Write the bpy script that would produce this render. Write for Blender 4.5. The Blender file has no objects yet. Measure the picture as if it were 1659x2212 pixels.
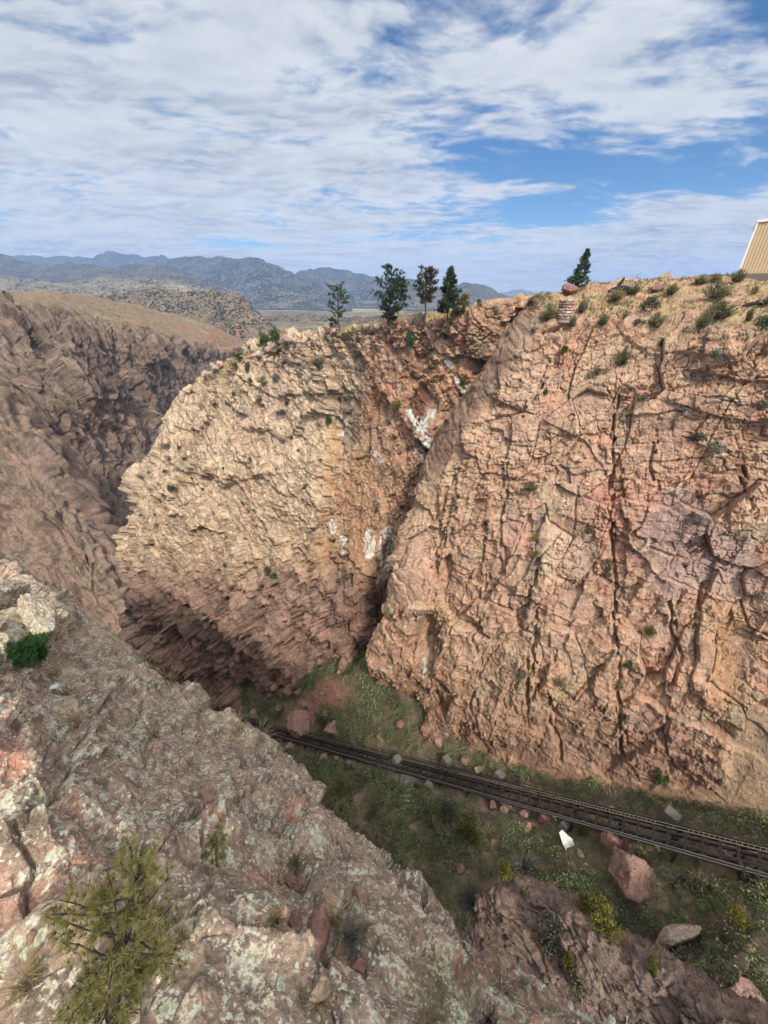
import bpy, math, random
import numpy as np
from concurrent.futures import ThreadPoolExecutor
from mathutils import Vector, Matrix
rng = np.random.default_rng(7)
random.seed(7)
scene = bpy.context.scene
COL = scene.collection
PITCH = math.radians(29.0)
FPX = 386.0                      # focal length in pixels of a 768 px wide frame
K = 768.0 / 1659.0
CP, SP = math.cos(PITCH), math.sin(PITCH)

# ------------------------------------------------------------------ camera
cam_data = bpy.data.cameras.new('camera')
cam = bpy.data.objects.new('camera', cam_data)
COL.objects.link(cam)
cam.location = (0, 0, 0)
cam.rotation_euler = (math.pi / 2 - PITCH, 0, 0)
cam_data.sensor_fit = 'HORIZONTAL'
cam_data.sensor_width = 36.0
cam_data.lens = FPX / 768.0 * 36.0
cam_data.clip_start = 0.1
cam_data.clip_end = 60000
scene.camera = cam


def ray(X, Y):
    """direction (per metre of depth) of a sight line, from measurements on the photograph"""
    X = np.asarray(X, float); Y = np.asarray(Y, float)
    xc = (X * K - 384) / FPX
    yc = (512 - Y * K) / FPX
    return np.stack([xc, CP + yc * SP, -SP + yc * CP], -1)


def W(X, Y, t):
    return ray(X, Y) * np.asarray(t, float)[..., None]


def project(P):
    d = P[..., 1] * CP - P[..., 2] * SP
    u = P[..., 1] * SP + P[..., 2] * CP
    d = np.where(d < 0.05, 0.05, d)
    return (384 + P[..., 0] / d * FPX) / K, (512 - u / d * FPX) / K, d


# ------------------------------------------------------------------ noise
U = np.uint32


def hsh(ix, iy, iz, s):
    h = ix * U(374761393) + iy * U(668265263) + iz * U(2246822519) + U((s * 3266489917) & 0xffffffff)
    h = (h ^ (h >> U(15))) * U(2246822519)
    h = (h ^ (h >> U(13))) * U(3266489917)
    return h ^ (h >> U(16))


def f01(h):
    return h.astype(np.float32) * np.float32(1.0 / 4294967295.0)


def par(fn, P, *a):
    sh = P.shape[:-1]
    Q = np.ascontiguousarray(P.reshape(-1, 3).astype(np.float32))
    n = len(Q)
    step = 40000
    parts = [Q[i:i + step] for i in range(0, n, step)]
    with ThreadPoolExecutor(4) as ex:
        res = list(ex.map(lambda q: fn(q, *a), parts))
    if isinstance(res[0], tuple):
        return tuple(np.concatenate([r[k] for r in res]).reshape(sh + res[0][k].shape[1:]) for k in range(len(res[0])))
    return np.concatenate(res).reshape(sh)


def _gn(Q, s):
    i = np.floor(Q)
    f = Q - i
    i = i.astype(np.int64).astype(np.uint32)
    w = f * f * f * (f * (f * 6 - 15) + 10)
    out = np.zeros(len(Q), np.float32)
    for dx in (0, 1):
        wx = w[:, 0] if dx else 1 - w[:, 0]
        for dy in (0, 1):
            wy = w[:, 1] if dy else 1 - w[:, 1]
            for dz in (0, 1):
                wz = w[:, 2] if dz else 1 - w[:, 2]
                h = hsh(i[:, 0] + U(dx), i[:, 1] + U(dy), i[:, 2] + U(dz), s)
                gx = (h & U(1023)).astype(np.float32) / 511.5 - 1
                gy = ((h >> U(10)) & U(1023)).astype(np.float32) / 511.5 - 1
                gz = ((h >> U(20)) & U(1023)).astype(np.float32) / 511.5 - 1
                out += wx * wy * wz * (gx * (f[:, 0] - dx) + gy * (f[:, 1] - dy) + gz * (f[:, 2] - dz))
    return out * 1.25


def _fbm(Q, s, octv, ridged, gain):
    out = np.zeros(len(Q), np.float32)
    a, tot, fr = 1.0, 0.0, 1.0
    for o in range(octv):
        n = _gn(Q * np.float32(fr) + np.float32(o * 17.3), s + o * 7)
        if ridged:
            n = 1 - 2.2 * np.abs(n)
        out += np.float32(a) * n
        tot += a
        a *= gain
        fr *= 2.03
    return out / np.float32(tot if not ridged else tot)


def fbm(P, scale, s, octv=4, ridged=False, gain=0.5):
    return par(_fbm, P / np.asarray(scale, float), s, octv, ridged, gain)


def _blk(Q, s, mode, jit):
    b = np.floor(Q - 0.5)
    n = len(Q)
    F1 = np.full(n, 9.0, np.float32); F2 = np.full(n, 9.0, np.float32)
    hid = np.zeros(n, np.uint32)
    D = np.zeros((n, 3), np.float32)
    for o in range(8):
        c = b + np.array([o & 1, (o >> 1) & 1, (o >> 2) & 1], np.float32)
        ci = c.astype(np.int64).astype(np.uint32)
        h = hsh(ci[:, 0], ci[:, 1], ci[:, 2], s)
        h2 = (h * U(1664525) + U(1013904223))
        h3 = (h2 * U(1664525) + U(1013904223))
        cen = c + 0.5
        cen[:, 0] += jit * (f01(h) - 0.5)
        cen[:, 1] += jit * (f01(h2) - 0.5)
        cen[:, 2] += jit * (f01(h3) - 0.5)
        d = Q - cen
        e = np.sqrt((d * d).sum(1))
        m = np.abs(d).max(1)
        dist = e * (1 - mode) + m * mode
        closer = dist < F1
        F2 = np.where(closer, F1, np.minimum(F2, dist))
        F1 = np.where(closer, dist, F1)
        hid = np.where(closer, h3, hid)
        D = np.where(closer[:, None], d, D)
    k = (hid ^ (hid >> U(15))) * U(2246822519)
    k ^= k >> U(13)
    r0 = f01(k)
    k2 = k * U(3266489917) ^ (k >> U(11)); g1 = f01(k2) * 2 - 1
    k3 = k2 * U(2654435761) ^ (k2 >> U(12)); g2 = f01(k3) * 2 - 1
    k4 = k3 * U(2654435761) ^ (k3 >> U(12)); g3 = f01(k4) * 2 - 1
    facet = g1 * D[:, 0] + g2 * D[:, 1] + g3 * D[:, 2]
    return np.stack([r0, facet, F2 - F1], 1), k4


def blocks(P, scale, s, mode=0.5, jit=0.9, tilt=1.0):
    """fractured rock: returns (step+tilted facet height in -1..1, random per block, distance to joint)"""
    def fn(q):
        a, k = _blk(q, s, mode, jit)
        return (a, f01(k * U(747796405) ^ (k >> U(9))))
    a, r = par(fn, P / np.asarray(scale, float))
    return (a[..., 0] * 2 - 1) + tilt * 1.4 * a[..., 1], r, a[..., 2]


def sst(x, a, b):
    t = np.clip((x - a) / (b - a), 0, 1)
    return t * t * (3 - 2 * t)


def lin(r, g, b):
    c = np.array([r, g, b], float) / 255.0
    return np.where(c <= 0.04045, c / 12.92, ((c + 0.055) / 1.055) ** 2.4)


def mix(c, col, w):
    return c + (np.asarray(col) - c) * np.clip(w, 0, 1)[..., None]


def pdist(X, Y, pts):
    """distance of the points X,Y to a polyline"""
    best = np.full(np.shape(X), 1e9)
    for (x0, y0), (x1, y1) in zip(pts[:-1], pts[1:]):
        dx, dy = x1 - x0, y1 - y0
        L = dx * dx + dy * dy + 1e-9
        q = np.clip(((X - x0) * dx + (Y - y0) * dy) / L, 0, 1)
        best = np.minimum(best, np.hypot(X - x0 - q * dx, Y - y0 - q * dy))
    return best


def ledge(X, Y, pts, reach, w=4.0):
    """1 just on the left-hand side of a polyline (walking along it), fading out over reach; 0 on the other side"""
    best = np.full(np.shape(X), 1e9); side = np.zeros(np.shape(X))
    for (x0, y0), (x1, y1) in zip(pts[:-1], pts[1:]):
        dx, dy = x1 - x0, y1 - y0
        L = dx * dx + dy * dy + 1e-9
        qq = ((X - x0) * dx + (Y - y0) * dy) / L
        q = np.clip(qq, 0, 1)
        d = np.hypot(X - x0 - q * dx, Y - y0 - q * dy)
        sd = ((X - x0) * dy - (Y - y0) * dx) / math.sqrt(L)
        near = d < best
        best = np.where(near, d, best); side = np.where(near, sd, side)
    a = np.where(np.abs(side) > 1e-6, np.sign(side), 1) * best
    return sst(a, -w * .5, w * .5) * np.exp(-(np.maximum(a, 0) / reach)**1.6) * (best < 6 * reach)


# ------------------------------------------------------------------ mesh helpers
def mesh_from(name, V, faces, mat, col=None, smooth=True, parent=None):
    """V (n,3); faces (m,k) int array or list of such arrays -> one linked object"""
    if not isinstance(faces, list):
        faces = [faces]
    faces = [np.asarray(f, np.int32) for f in faces if len(f)]
    me = bpy.data.meshes.new(name)
    me.vertices.add(len(V))
    me.vertices.foreach_set('co', np.ascontiguousarray(V, np.float32).ravel())
    nl = sum(f.size for f in faces); npoly = sum(len(f) for f in faces)
    me.loops.add(nl)
    me.loops.foreach_set('vertex_index', np.concatenate([f.ravel() for f in faces]).astype(np.int32))
    me.polygons.add(npoly)
    tot = np.concatenate([np.full(len(f), f.shape[1], np.int32) for f in faces])
    st = np.concatenate([[0], np.cumsum(tot)[:-1]]).astype(np.int32)
    me.polygons.foreach_set('loop_start', st)
    me.polygons.foreach_set('loop_total', tot)
    me.polygons.foreach_set('use_smooth', np.full(npoly, bool(smooth)))
    if col is not None:
        a = me.color_attributes.new('Col', 'FLOAT_COLOR', 'POINT')
        c4 = np.ones((len(V), 4), np.float32)
        c4[:, :3] = np.clip(col.reshape(-1, 3), 0, 1)
        a.data.foreach_set('color', c4.ravel())
    me.update(calc_edges=True)
    me.validate()
    me.materials.append(mat)
    o = bpy.data.objects.new(name, me)
    COL.objects.link(o)
    if parent is not None:
        o.parent = parent
    return o


def grid_faces(r, c):
    i = np.arange(r * c).reshape(r, c)
    return np.stack([i[:-1, :-1], i[:-1, 1:], i[1:, 1:], i[1:, :-1]], -1).reshape(-1, 4)


def tag(o, label=None, cat=None, group=None, kind=None):
    if label: o['label'] = label
    if cat: o['category'] = cat
    if group: o['group'] = group
    if kind: o['kind'] = kind
    return o


def empty(name, loc=(0, 0, 0), rz=0):
    o = bpy.data.objects.new(name, None)
    COL.objects.link(o)
    o.location = loc
    o.rotation_euler.z = rz
    o.empty_display_size = 0.3
    return o


def crom(A, counts):
    """Catmull-Rom along axis 0 of A with counts[i] samples in segment i"""
    n = len(A)
    ts = []
    for i, c in enumerate(counts):
        ts.append(i + np.arange(c) / c)
    t = np.concatenate(ts + [[n - 1.0]])
    i = np.minimum(t.astype(int), n - 2)
    f = (t - i).reshape((-1,) + (1,) * (A.ndim - 1))
    p = lambda k: A[np.clip(i + k, 0, n - 1)]
    p0, p1, p2, p3 = p(-1), p(0), p(1), p(2)
    p0 = np.where((i == 0).reshape(f.shape), 2 * p1 - p2, p0)
    p3 = np.where((i == n - 2).reshape(f.shape), 2 * p2 - p1, p3)
    m1, m2 = (p2 - p0) * .5, (p3 - p1) * .5
    return (2 * f**3 - 3 * f**2 + 1) * p1 + (f**3 - 2 * f**2 + f) * m1 + (-2 * f**3 + 3 * f**2) * p2 + (f**3 - f**2) * m2


def normals(V):
    N = np.cross(np.gradient(V, axis=1), np.gradient(V, axis=0))
    N /= np.linalg.norm(N, axis=-1, keepdims=True) + 1e-9
    sgn = np.sign((N * -V).sum(-1).mean())
    return N * sgn


def rbf(pts):
    """thin plate interpolation of log depth over the view"""
    A = np.array(pts, float)
    x = A[:, :2] / 500.0; y = np.log(A[:, 2]); n = len(x)
    r = np.linalg.norm(x[:, None] - x[None], axis=-1)
    Kk = r * r * np.log(r + 1e-9) + np.eye(n) * 0.01
    P = np.c_[np.ones(n), x]
    M = np.block([[Kk, P], [P.T, np.zeros((3, 3))]])
    s = np.linalg.solve(M, np.r_[y, 0, 0, 0])

    def ev(X, Y):
        q = np.stack([X, Y], -1) / 500.0
        r = np.linalg.norm(q[..., None, :] - x, axis=-1)
        return np.exp((r * r * np.log(r + 1e-9)) @ s[:n] + s[n] + q @ s[n + 1:])
    return ev


SURF = {}


def keep(name, V):
    X, Y, d = project(V)
    SURF[name] = (V.reshape(-1, 3), X.ravel(), Y.ravel(), d.ravel())


def hit(X, Y, names, r=5.0):
    """the nearest built ground under a sight line"""
    best, bd = None, 1e9
    for n in names:
        V, x, y, d = SURF[n]
        m = np.where((np.abs(x - X) < r) & (np.abs(y - Y) < r))[0]
        if len(m):
            k = m[np.argmin(d[m])]
            if d[k] < bd:
                bd, best = d[k], V[k]
    if best is None:
        for n in names:
            V, x, y, d = SURF[n]
            e = (x - X)**2 + (y - Y)**2
            k = int(np.argmin(e))
            if best is None or e[k] < bd:
                best, bd = V[k], e[k]
    return best.copy()
# ------------------------------------------------------------------ materials
def new_mat(name, rough=0.9, spec=0.25):
    m = bpy.data.materials.new(name)
    m.use_nodes = True
    nt = m.node_tree
    b = nt.nodes['Principled BSDF']
    b.inputs['Roughness'].default_value = rough
    b.inputs['Specular IOR Level'].default_value = spec
    return m, nt, b


class NB:
    def __init__(s, nt): s.nt = nt

    def n(s, t, **k):
        x = s.nt.nodes.new(t)
        for a, v in k.items(): setattr(x, a, v)
        return x

    def l(s, a, b): s.nt.links.new(a, b)

    def noise(s, vec, scale, detail=4, rough=0.55, dist=0.0):
        x = s.n('ShaderNodeTexNoise')
        x.inputs['Scale'].default_value = scale
        x.inputs['Detail'].default_value = detail
        x.inputs['Roughness'].default_value = rough
        x.inputs['Distortion'].default_value = dist
        if vec is not None: s.l(vec, x.inputs['Vector'])
        return x

    def voro(s, vec, scale, feature='F1', rand=1.0):
        x = s.n('ShaderNodeTexVoronoi', feature=feature)
        x.inputs['Scale'].default_value = scale
        x.inputs['Randomness'].default_value = rand
        if vec is not None: s.l(vec, x.inputs['Vector'])
        return x

    def mapr(s, v, a, b, c=0.0, d=1.0, smooth=False):
        x = s.n('ShaderNodeMapRange')
        if smooth: x.interpolation_type = 'SMOOTHSTEP'
        x.inputs['From Min'].default_value = a; x.inputs['From Max'].default_value = b
        x.inputs['To Min'].default_value = c; x.inputs['To Max'].default_value = d
        s.l(v, x.inputs['Value'])
        return x.outputs['Result']

    def math(s, op, a, b=None, clamp=False):
        x = s.n('ShaderNodeMath', operation=op, use_clamp=clamp)
        for i, v in enumerate((a, b)):
            if v is None: continue
            if isinstance(v, (int, float)): x.inputs[i].default_value = v
            else: s.l(v, x.inputs[i])
        return x.outputs[0]

    def mixc(s, f, a, b, mode='MIX'):
        x = s.n('ShaderNodeMix', data_type='RGBA', blend_type=mode)
        for sock, v in ((x.inputs['Factor'], f), (x.inputs[6], a), (x.inputs[7], b)):
            if isinstance(v, (int, float)): sock.default_value = v
            elif isinstance(v, (tuple, list, np.ndarray)): sock.default_value = tuple(v)[:3] + (1.0,)
            else: s.l(v, sock)
        return x.outputs[2]

    def mapping(s, vec, scale=(1, 1, 1), rot=(0, 0, 0)):
        x = s.n('ShaderNodeMapping')
        x.inputs['Scale'].default_value = scale
        x.inputs['Rotation'].default_value = rot
        s.l(vec, x.inputs['Vector'])
        return x.outputs[0]

    def bump(s, h, strength, dist, normal=None):
        x = s.n('ShaderNodeBump')
        x.inputs['Strength'].default_value = strength
        x.inputs['Distance'].default_value = dist
        s.l(h, x.inputs['Height'])
        if normal is not None: s.l(normal, x.inputs['Normal'])
        return x.outputs[0]


def rock_mat(name, scale, vary=0.35, bump=0.6, streak=None, tint=None):
    """mineral grain, foliation and fine joints on top of the colour that each rock carries; scale in metres"""
    m, nt, b = new_mat(name, 0.92, 0.15)
    g = NB(nt)
    at = g.n('ShaderNodeAttribute', attribute_name='Col')
    P = g.n('ShaderNodeTexCoord').outputs['Object']
    n1 = g.noise(P, 1.0 / scale, 8, 0.65)
    n2 = g.noise(P, 5.0 / scale, 6, 0.7)
    q = g.mapping(P, streak or (1, 1, 1), (0.2, 0.5, 0.3))
    n3 = g.noise(q, 2.2 / scale, 6, 0.65, 0.6)
    v1 = g.mapr(n1.outputs['Fac'], 0.25, 0.75, 1 - vary, 1 + vary)
    v2 = g.mapr(n2.outputs['Fac'], 0.3, 0.7, 1 - vary * .6, 1 + vary * .6)
    v3 = g.mapr(n3.outputs['Fac'], 0.3, 0.7, 1 - vary * .8, 1 + vary * .8)
    v = g.math('MULTIPLY', g.math('MULTIPLY', v1, v2), v3)
    sc = g.n('ShaderNodeVectorMath', operation='SCALE')
    g.l(at.outputs['Color'], sc.inputs[0]); g.l(v, sc.inputs['Scale'])
    c = sc.outputs[0]
    if tint is not None:
        hue = g.noise(P, 0.6 / scale, 5, 0.6)
        c = g.mixc(g.mapr(hue.outputs['Fac'], 0.5, 0.68, 0, 0.55), c, tint)
    g.l(c, b.inputs['Base Color'])
    vo = g.voro(g.mapping(P, (1, 1, .7), (.3, .2, .5)), 2.5 / scale, 'DISTANCE_TO_EDGE')
    ve = g.mapr(vo.outputs['Distance'], 0.0, 0.06, 0, 1)
    h = g.math('ADD', g.math('MULTIPLY', n1.outputs['Fac'], 1.2), g.math('MULTIPLY', n2.outputs['Fac'], .45))
    h = g.math('ADD', h, g.math('MULTIPLY', n3.outputs['Fac'], .8))
    h = g.math('ADD', h, g.math('MULTIPLY', ve, .12))
    nn = g.bump(h, bump, scale * 0.5)
    g.l(nn, b.inputs['Normal'])
    return m


def leaf_mat(name, c0, c1, trans=0.25, rough=0.6):
    """leaves that differ in tint from one clump to the next"""
    m, nt, b = new_mat(name, rough, 0.25)
    g = NB(nt)
    at = g.n('ShaderNodeAttribute', attribute_name='Col')
    sep = g.n('ShaderNodeSeparateColor'); g.l(at.outputs['Color'], sep.inputs[0])
    inf = g.n('ShaderNodeObjectInfo')
    f = g.math('ADD', sep.outputs[0], g.math('MULTIPLY', g.math('SUBTRACT', inf.outputs['Random'], .5), .35), True)
    c = g.mixc(f, c0, c1)
    g.l(c, b.inputs['Base Color'])
    t = g.n('ShaderNodeBsdfTranslucent'); g.l(c, t.inputs['Color'])
    mx = g.n('ShaderNodeMixShader'); mx.inputs[0].default_value = trans
    g.l(b.outputs[0], mx.inputs[1]); g.l(t.outputs[0], mx.inputs[2])
    out = nt.nodes['Material Output']
    g.l(mx.outputs[0], out.inputs['Surface'])
    return m


def plain_mat(name, c, rough=0.8, vary=0.25, scale=3.0, spec=0.3, metal=0.0):
    m, nt, b = new_mat(name, rough, spec)
    g = NB(nt)
    P = g.n('ShaderNodeTexCoord').outputs['Object']
    n = g.noise(P, scale, 6, 0.65)
    f = g.mapr(n.outputs['Fac'], 0.25, 0.75, 0, 1)
    c = np.asarray(c)
    g.l(g.mixc(f, c * (1 - vary), c * (1 + vary)), b.inputs['Base Color'])
    b.inputs['Metallic'].default_value = metal
    g.l(g.bump(n.outputs['Fac'], .3, .05), b.inputs['Normal'])
    return m


M = {}
M['near_rock'] = rock_mat('near_cliff_rock', 1.0, 0.28, 0.8, (1, 1, .35))
M['mid_rock'] = rock_mat('mid_cliff_rock', 1.8, 0.30, 0.8, (1, 1, .4))
M['far_rock'] = rock_mat('far_gorge_rock', 9.0, 0.30, 0.8, (1, 1, .3))
M['floor'] = rock_mat('gully_soil', 1.2, 0.3, 0.7)
M['hill'] = rock_mat('dry_hill', 25.0, 0.25, 0.5)
# ------------------------------------------------------------------ daylight
EXPO = 0.6
SUN_EL, SUN_AZ = math.radians(47), math.radians(163)       # azimuth clockwise from +Y
to_sun = Vector((math.sin(SUN_AZ) * math.cos(SUN_EL), math.cos(SUN_AZ) * math.cos(SUN_EL), math.sin(SUN_EL)))
sd = bpy.data.lights.new('sun', 'SUN')
sd.energy = 2.7
sd.angle = math.radians(5.0)
sd.color = (1.0, 0.93, 0.82)
so = bpy.data.objects.new('sun', sd)
COL.objects.link(so)
so.rotation_euler = (-to_sun).to_track_quat('-Z', 'Y').to_euler()

world = bpy.data.worlds.new('World')
scene.world = world
world.use_nodes = True
nt = world.node_tree
g = NB(nt)
bg = nt.nodes['Background']
SKY_K = 0.09
bg.inputs['Strength'].default_value = SKY_K
sky = g.n('ShaderNodeTexSky', sky_type='NISHITA')
sky.sun_disc = False
sky.sun_elevation = SUN_EL
sky.sun_rotation = SUN_AZ
sky.altitude = 2000
sky.air_density = 1.0
sky.dust_density = 0.6
sky.ozone_density = 2.5
D = g.n('ShaderNodeTexCoord').outputs['Generated']
sx = g.n('ShaderNodeSeparateXYZ'); g.l(D, sx.inputs[0])
zz = g.math('ADD', g.math('MAXIMUM', sx.outputs['Z'], 0.0), 0.10)
cb = g.n('ShaderNodeCombineXYZ')
g.l(g.math('DIVIDE', sx.outputs['X'], zz), cb.inputs[0])
g.l(g.math('DIVIDE', sx.outputs['Y'], zz), cb.inputs[1])
plane = cb.outputs[0]                                       # the cloud deck seen as a flat layer


def sdir(X, Y):
    d = ray(X, Y); return d / np.linalg.norm(d)


def near_dir(X, Y, r0, r1, sxy=1.0):
    """1 near a compass direction in the sky, 0 away from it"""
    d = g.n('ShaderNodeVectorMath', operation='SUBTRACT')
    g.l(D, d.inputs[0]); d.inputs[1].default_value = tuple(sdir(X, Y))
    m = g.n('ShaderNodeVectorMath', operation='MULTIPLY')
    g.l(d.outputs[0], m.inputs[0]); m.inputs[1].default_value = (1, 1, sxy)
    L = g.n('ShaderNodeVectorMath', operation='LENGTH'); g.l(m.outputs[0], L.inputs[0])
    return g.mapr(L.outputs['Value'], r1, r0, 0, 1, True)


wA = g.noise(plane, 0.5, 3, 0.5)                            # slow waves that bend the rows
wv = g.n('ShaderNodeVectorMath', operation='MULTIPLY_ADD')
g.l(wA.outputs['Color'], wv.inputs[0]); wv.inputs[1].default_value = (.8, .8, 0); g.l(plane, wv.inputs[2])
bent = wv.outputs[0]
rows = g.noise(g.mapping(bent, (.9, 1.45, 1), (0, 0, math.radians(-48))), 1.5, 8, 0.57, .2)
tuft = g.noise(g.mapping(bent, (1.0, 1.5, 1), (0, 0, math.radians(-20))), 6.5, 4, 0.55, .15)
big = g.noise(plane, 0.42, 3, 0.5)
cov = g.math('ADD', g.math('MULTIPLY', rows.outputs['Fac'], .55), g.math('MULTIPLY', tuft.outputs['Fac'], .33))
cov = g.math('ADD', cov, g.math('MULTIPLY', big.outputs['Fac'], .22))
for (X, Y, r0, r1, s, w) in [(1270, 350, .0, .26, 2.6, -.20), (1000, 350, .0, .16, 2.6, -.12), (1570, 345, .0, .20, 2.8, -.16), (1180, 462, .0, .16, 5, -.18),
                             (1010, 470, .0, .12, 5, -.07), (1640, 70, .0, .20, 1.2, -.08), (1400, 150, .0, .10, 2, -.05), (1310, 180, .0, .22, 1.6, .08), (1500, 250, .0, .18, 2.2, .09),
                             (500, 528, .02, .16, 9, -.14), (240, 150, .0, .12, 1.4, -.09), (420, 230, .0, .10, 1.4, -.07), (880, 160, 0, .12, 1.3, -.08), (1640, 480, .0, .3, 5, .16), (1480, 530, .0, .3, 6, .12), (1250, 560, .0, .22, 8, .06), (950, 240, 0, .25, 1.2, .05),
                             (150, 420, .1, .7, 1.5, .06), (250, 30, .05, .5, 1.2, .06), (1300, 590, .0, .35, 9, .14), (1170, 405, .0, .17, 10, .13), (1400, 415, .0, .12, 12, .09), (700, 330, .0, .3, 2, .05), (1350, 30, 0, .2, 1.4, .04)]:
    cov = g.math('ADD', cov, g.math('MULTIPLY', near_dir(X, Y, r0, r1, s), w))
hz = g.mapr(sx.outputs['Z'], 0.0, 0.13, .17, 0)
cov = g.math('ADD', cov, hz)
alpha = g.mapr(cov, 0.425, 0.625, 0, 1, True)
thick = g.mapr(cov, 0.54, 0.76, 0, 1, True)
shade = g.noise(g.mapping(bent, (.8, 1.6, 1), (0, 0, math.radians(-45))), 1.7, 5, .55)
sh = g.mapr(shade.outputs['Fac'], .35, .7, 0, 1, True)
kk = 1.0 / (SKY_K * 2 ** EXPO)
white = lin(228, 232, 237) * kk
grey = lin(160, 170, 186) * kk
ccol = g.mixc(g.math('MULTIPLY', g.math('ADD', g.math('MULTIPLY', sh, .6), g.math('MULTIPLY', thick, .4)), 1.0, True), white, grey)
hsv = g.n('ShaderNodeHueSaturation')
hsv.inputs['Saturation'].default_value = 1.3
hsv.inputs['Value'].default_value = 0.82
g.l(sky.outputs[0], hsv.inputs['Color'])
ccol = g.mixc(g.math('MULTIPLY', g.mapr(tuft.outputs['Fac'], .42, .60), .55), ccol, lin(236, 239, 242) * kk)
cl = g.mixc(g.math('MULTIPLY', alpha, .96), hsv.outputs[0], ccol)
# added fill for the near slope: unseen sky overhead and round the sun brightened
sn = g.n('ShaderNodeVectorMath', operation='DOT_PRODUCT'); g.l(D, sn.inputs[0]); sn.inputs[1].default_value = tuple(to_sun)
sky_fill = g.math('ADD', g.mapr(sx.outputs['Z'], .42, .8, 1, 2.6, True), g.mapr(sn.outputs['Value'], .55, 1.0, 0, 4.0, True))
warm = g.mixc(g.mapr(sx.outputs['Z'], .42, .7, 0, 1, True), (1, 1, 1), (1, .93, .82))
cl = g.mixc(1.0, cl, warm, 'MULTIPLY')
gs = g.n('ShaderNodeVectorMath', operation='SCALE'); g.l(cl, gs.inputs[0]); g.l(sky_fill, gs.inputs['Scale'])
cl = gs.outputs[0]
cl = g.mixc(g.mapr(sx.outputs['Z'], -.06, -.02, 0, 1), lin(120, 108, 92) * kk * .5, cl)
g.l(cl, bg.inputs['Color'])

scene.view_settings.view_transform = 'Standard'
scene.view_settings.look = 'None'
scene.view_settings.exposure = EXPO
scene.view_settings.gamma = 1.0
scene.cycles.max_bounces = 6
scene.cycles.diffuse_bounces = 3
scene.cycles.transparent_max_bounces = 8
scene.cycles.volume_bounces = 0
scene.cycles.use_denoising = True
scene.cycles.denoiser = 'OPENIMAGEDENOISE'
scene.cycles.denoising_prefilter = 'ACCURATE'
# ------------------------------------------------------------------ terrain
def ctrl(rows):
    return np.array([[W(*p) for p in r] for r in rows])


def away(P, dist, dz):
    """the same row of ground further from the rim, and lower or higher"""
    h = P.copy(); h[..., 2] = 0
    h /= np.linalg.norm(h, axis=-1, keepdims=True)
    Q = P + h * dist
    Q[..., 2] += dz
    return Q


PINK, SALMON, TAN, CREAM = lin(206, 156, 132), lin(206, 162, 132), lin(204, 176, 140), lin(222, 202, 166)
GREY, RUST, BROWN, DARK = lin(158, 146, 132), lin(170, 112, 84), lin(124, 102, 88), lin(84, 74, 68)
GUANO, DRYGRASS, OCHRE = lin(232, 228, 215), lin(172, 154, 98), lin(204, 158, 92)
ALB = 0.82


def axis_frame(P, ang, lean=0.0):
    """rotate into the joint directions of a wall that runs along heading ang (degrees)"""
    a = math.radians(ang); l = math.radians(lean)
    e1 = np.array([math.cos(a), math.sin(a), 0]); e2 = np.array([-math.sin(a), math.cos(a), 0]); e3 = np.array([0, 0, 1.0])
    f1 = e1 * math.cos(l) + e3 * math.sin(l); f3 = -e1 * math.sin(l) + e3 * math.cos(l)
    return np.stack([P @ f1, P @ e2, P @ f3], -1)


def rim_grass(V, N, scale, s):
    return sst(N[..., 2] + .25 * fbm(V, scale, s, 4), .55, .9)


# ---- the cliff across the gully, on the near side of the cleft
R = [
    [(1010, 850, 72), (945, 880, 64), (1120, 640, 68)] ,
]
near_rows = [
    # behind the skyline, skyline, plateau, rim edge, face ... foot
    [(1210, 690, 66), (1142, 652, 46.5), (1262, 624, 50), (1400, 612, 50), (1530, 602, 51), (1690, 598, 53), (1880, 600, 55), (2100, 600, 56)],
    [(1190, 700, 64), (1128, 672, 47.0), (1255, 655, 45.5), (1400, 650, 44), (1530, 642, 42), (1690, 640, 40), (1880, 650, 38), (2100, 660, 38)],
    [(1170, 720, 62), (1106, 700, 47.8), (1235, 702, 43), (1350, 700, 41), (1470, 700, 39), (1600, 702, 36), (1780, 715, 33), (2000, 730, 31)],
    [(1090, 860, 66), (1010, 850, 53), (1100, 850, 46.6), (1200, 850, 43.6), (1320, 850, 41.2), (1460, 850, 38.6), (1600, 850, 35.6), (1780, 850, 32.6), (2000, 860, 30.5)][0:1] + [(1010, 850, 53), (1130, 850, 45.6), (1290, 850, 42), (1440, 850, 39), (1590, 850, 36), (1780, 850, 33), (2000, 860, 30.6)],
    [(1000, 985, 70), (925, 980, 57.5), (1060, 980, 48.6), (1250, 980, 43.8), (1420, 980, 40.2), (1590, 980, 37), (1780, 980, 33.8), (2000, 990, 31)],
    [(950, 1135, 74), (876, 1130, 60.5), (1000, 1130, 53), (1200, 1130, 46.2), (1400, 1130, 41.6), (1580, 1130, 38.2), (1770, 1130, 34.6), (2000, 1140, 31.5)],
    [(930, 1290, 76), (860, 1290, 62), (955, 1290, 57.2), (1150, 1290, 49.4), (1370, 1290, 43.6), (1560, 1290, 39.6), (1750, 1290, 35.8), (2000, 1300, 31.8)],
    [(860, 1450, 82), (793, 1450, 71), (925, 1440, 61.5), (1110, 1440, 52.6), (1340, 1440, 45.8), (1550, 1440, 40.6), (1750, 1440, 36.6), (2000, 1450, 32.2)],
    [(960, 1560, 82), (905, 1500, 70.8), (945, 1530, 65.5), (1090, 1590, 57.0), (1320, 1600, 48.8), (1540, 1620, 42.4), (1740, 1640, 37.6), (2000, 1660, 32.4)],
    [(980, 1680, 82), (922, 1600, 69.8), (968, 1640, 66.5), (1090, 1690, 60.5), (1320, 1745, 51.2), (1540, 1800, 44.2), (1740, 1850, 39.0), (2000, 1950, 32.5)],
]
Cn = ctrl(near_rows)
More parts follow.
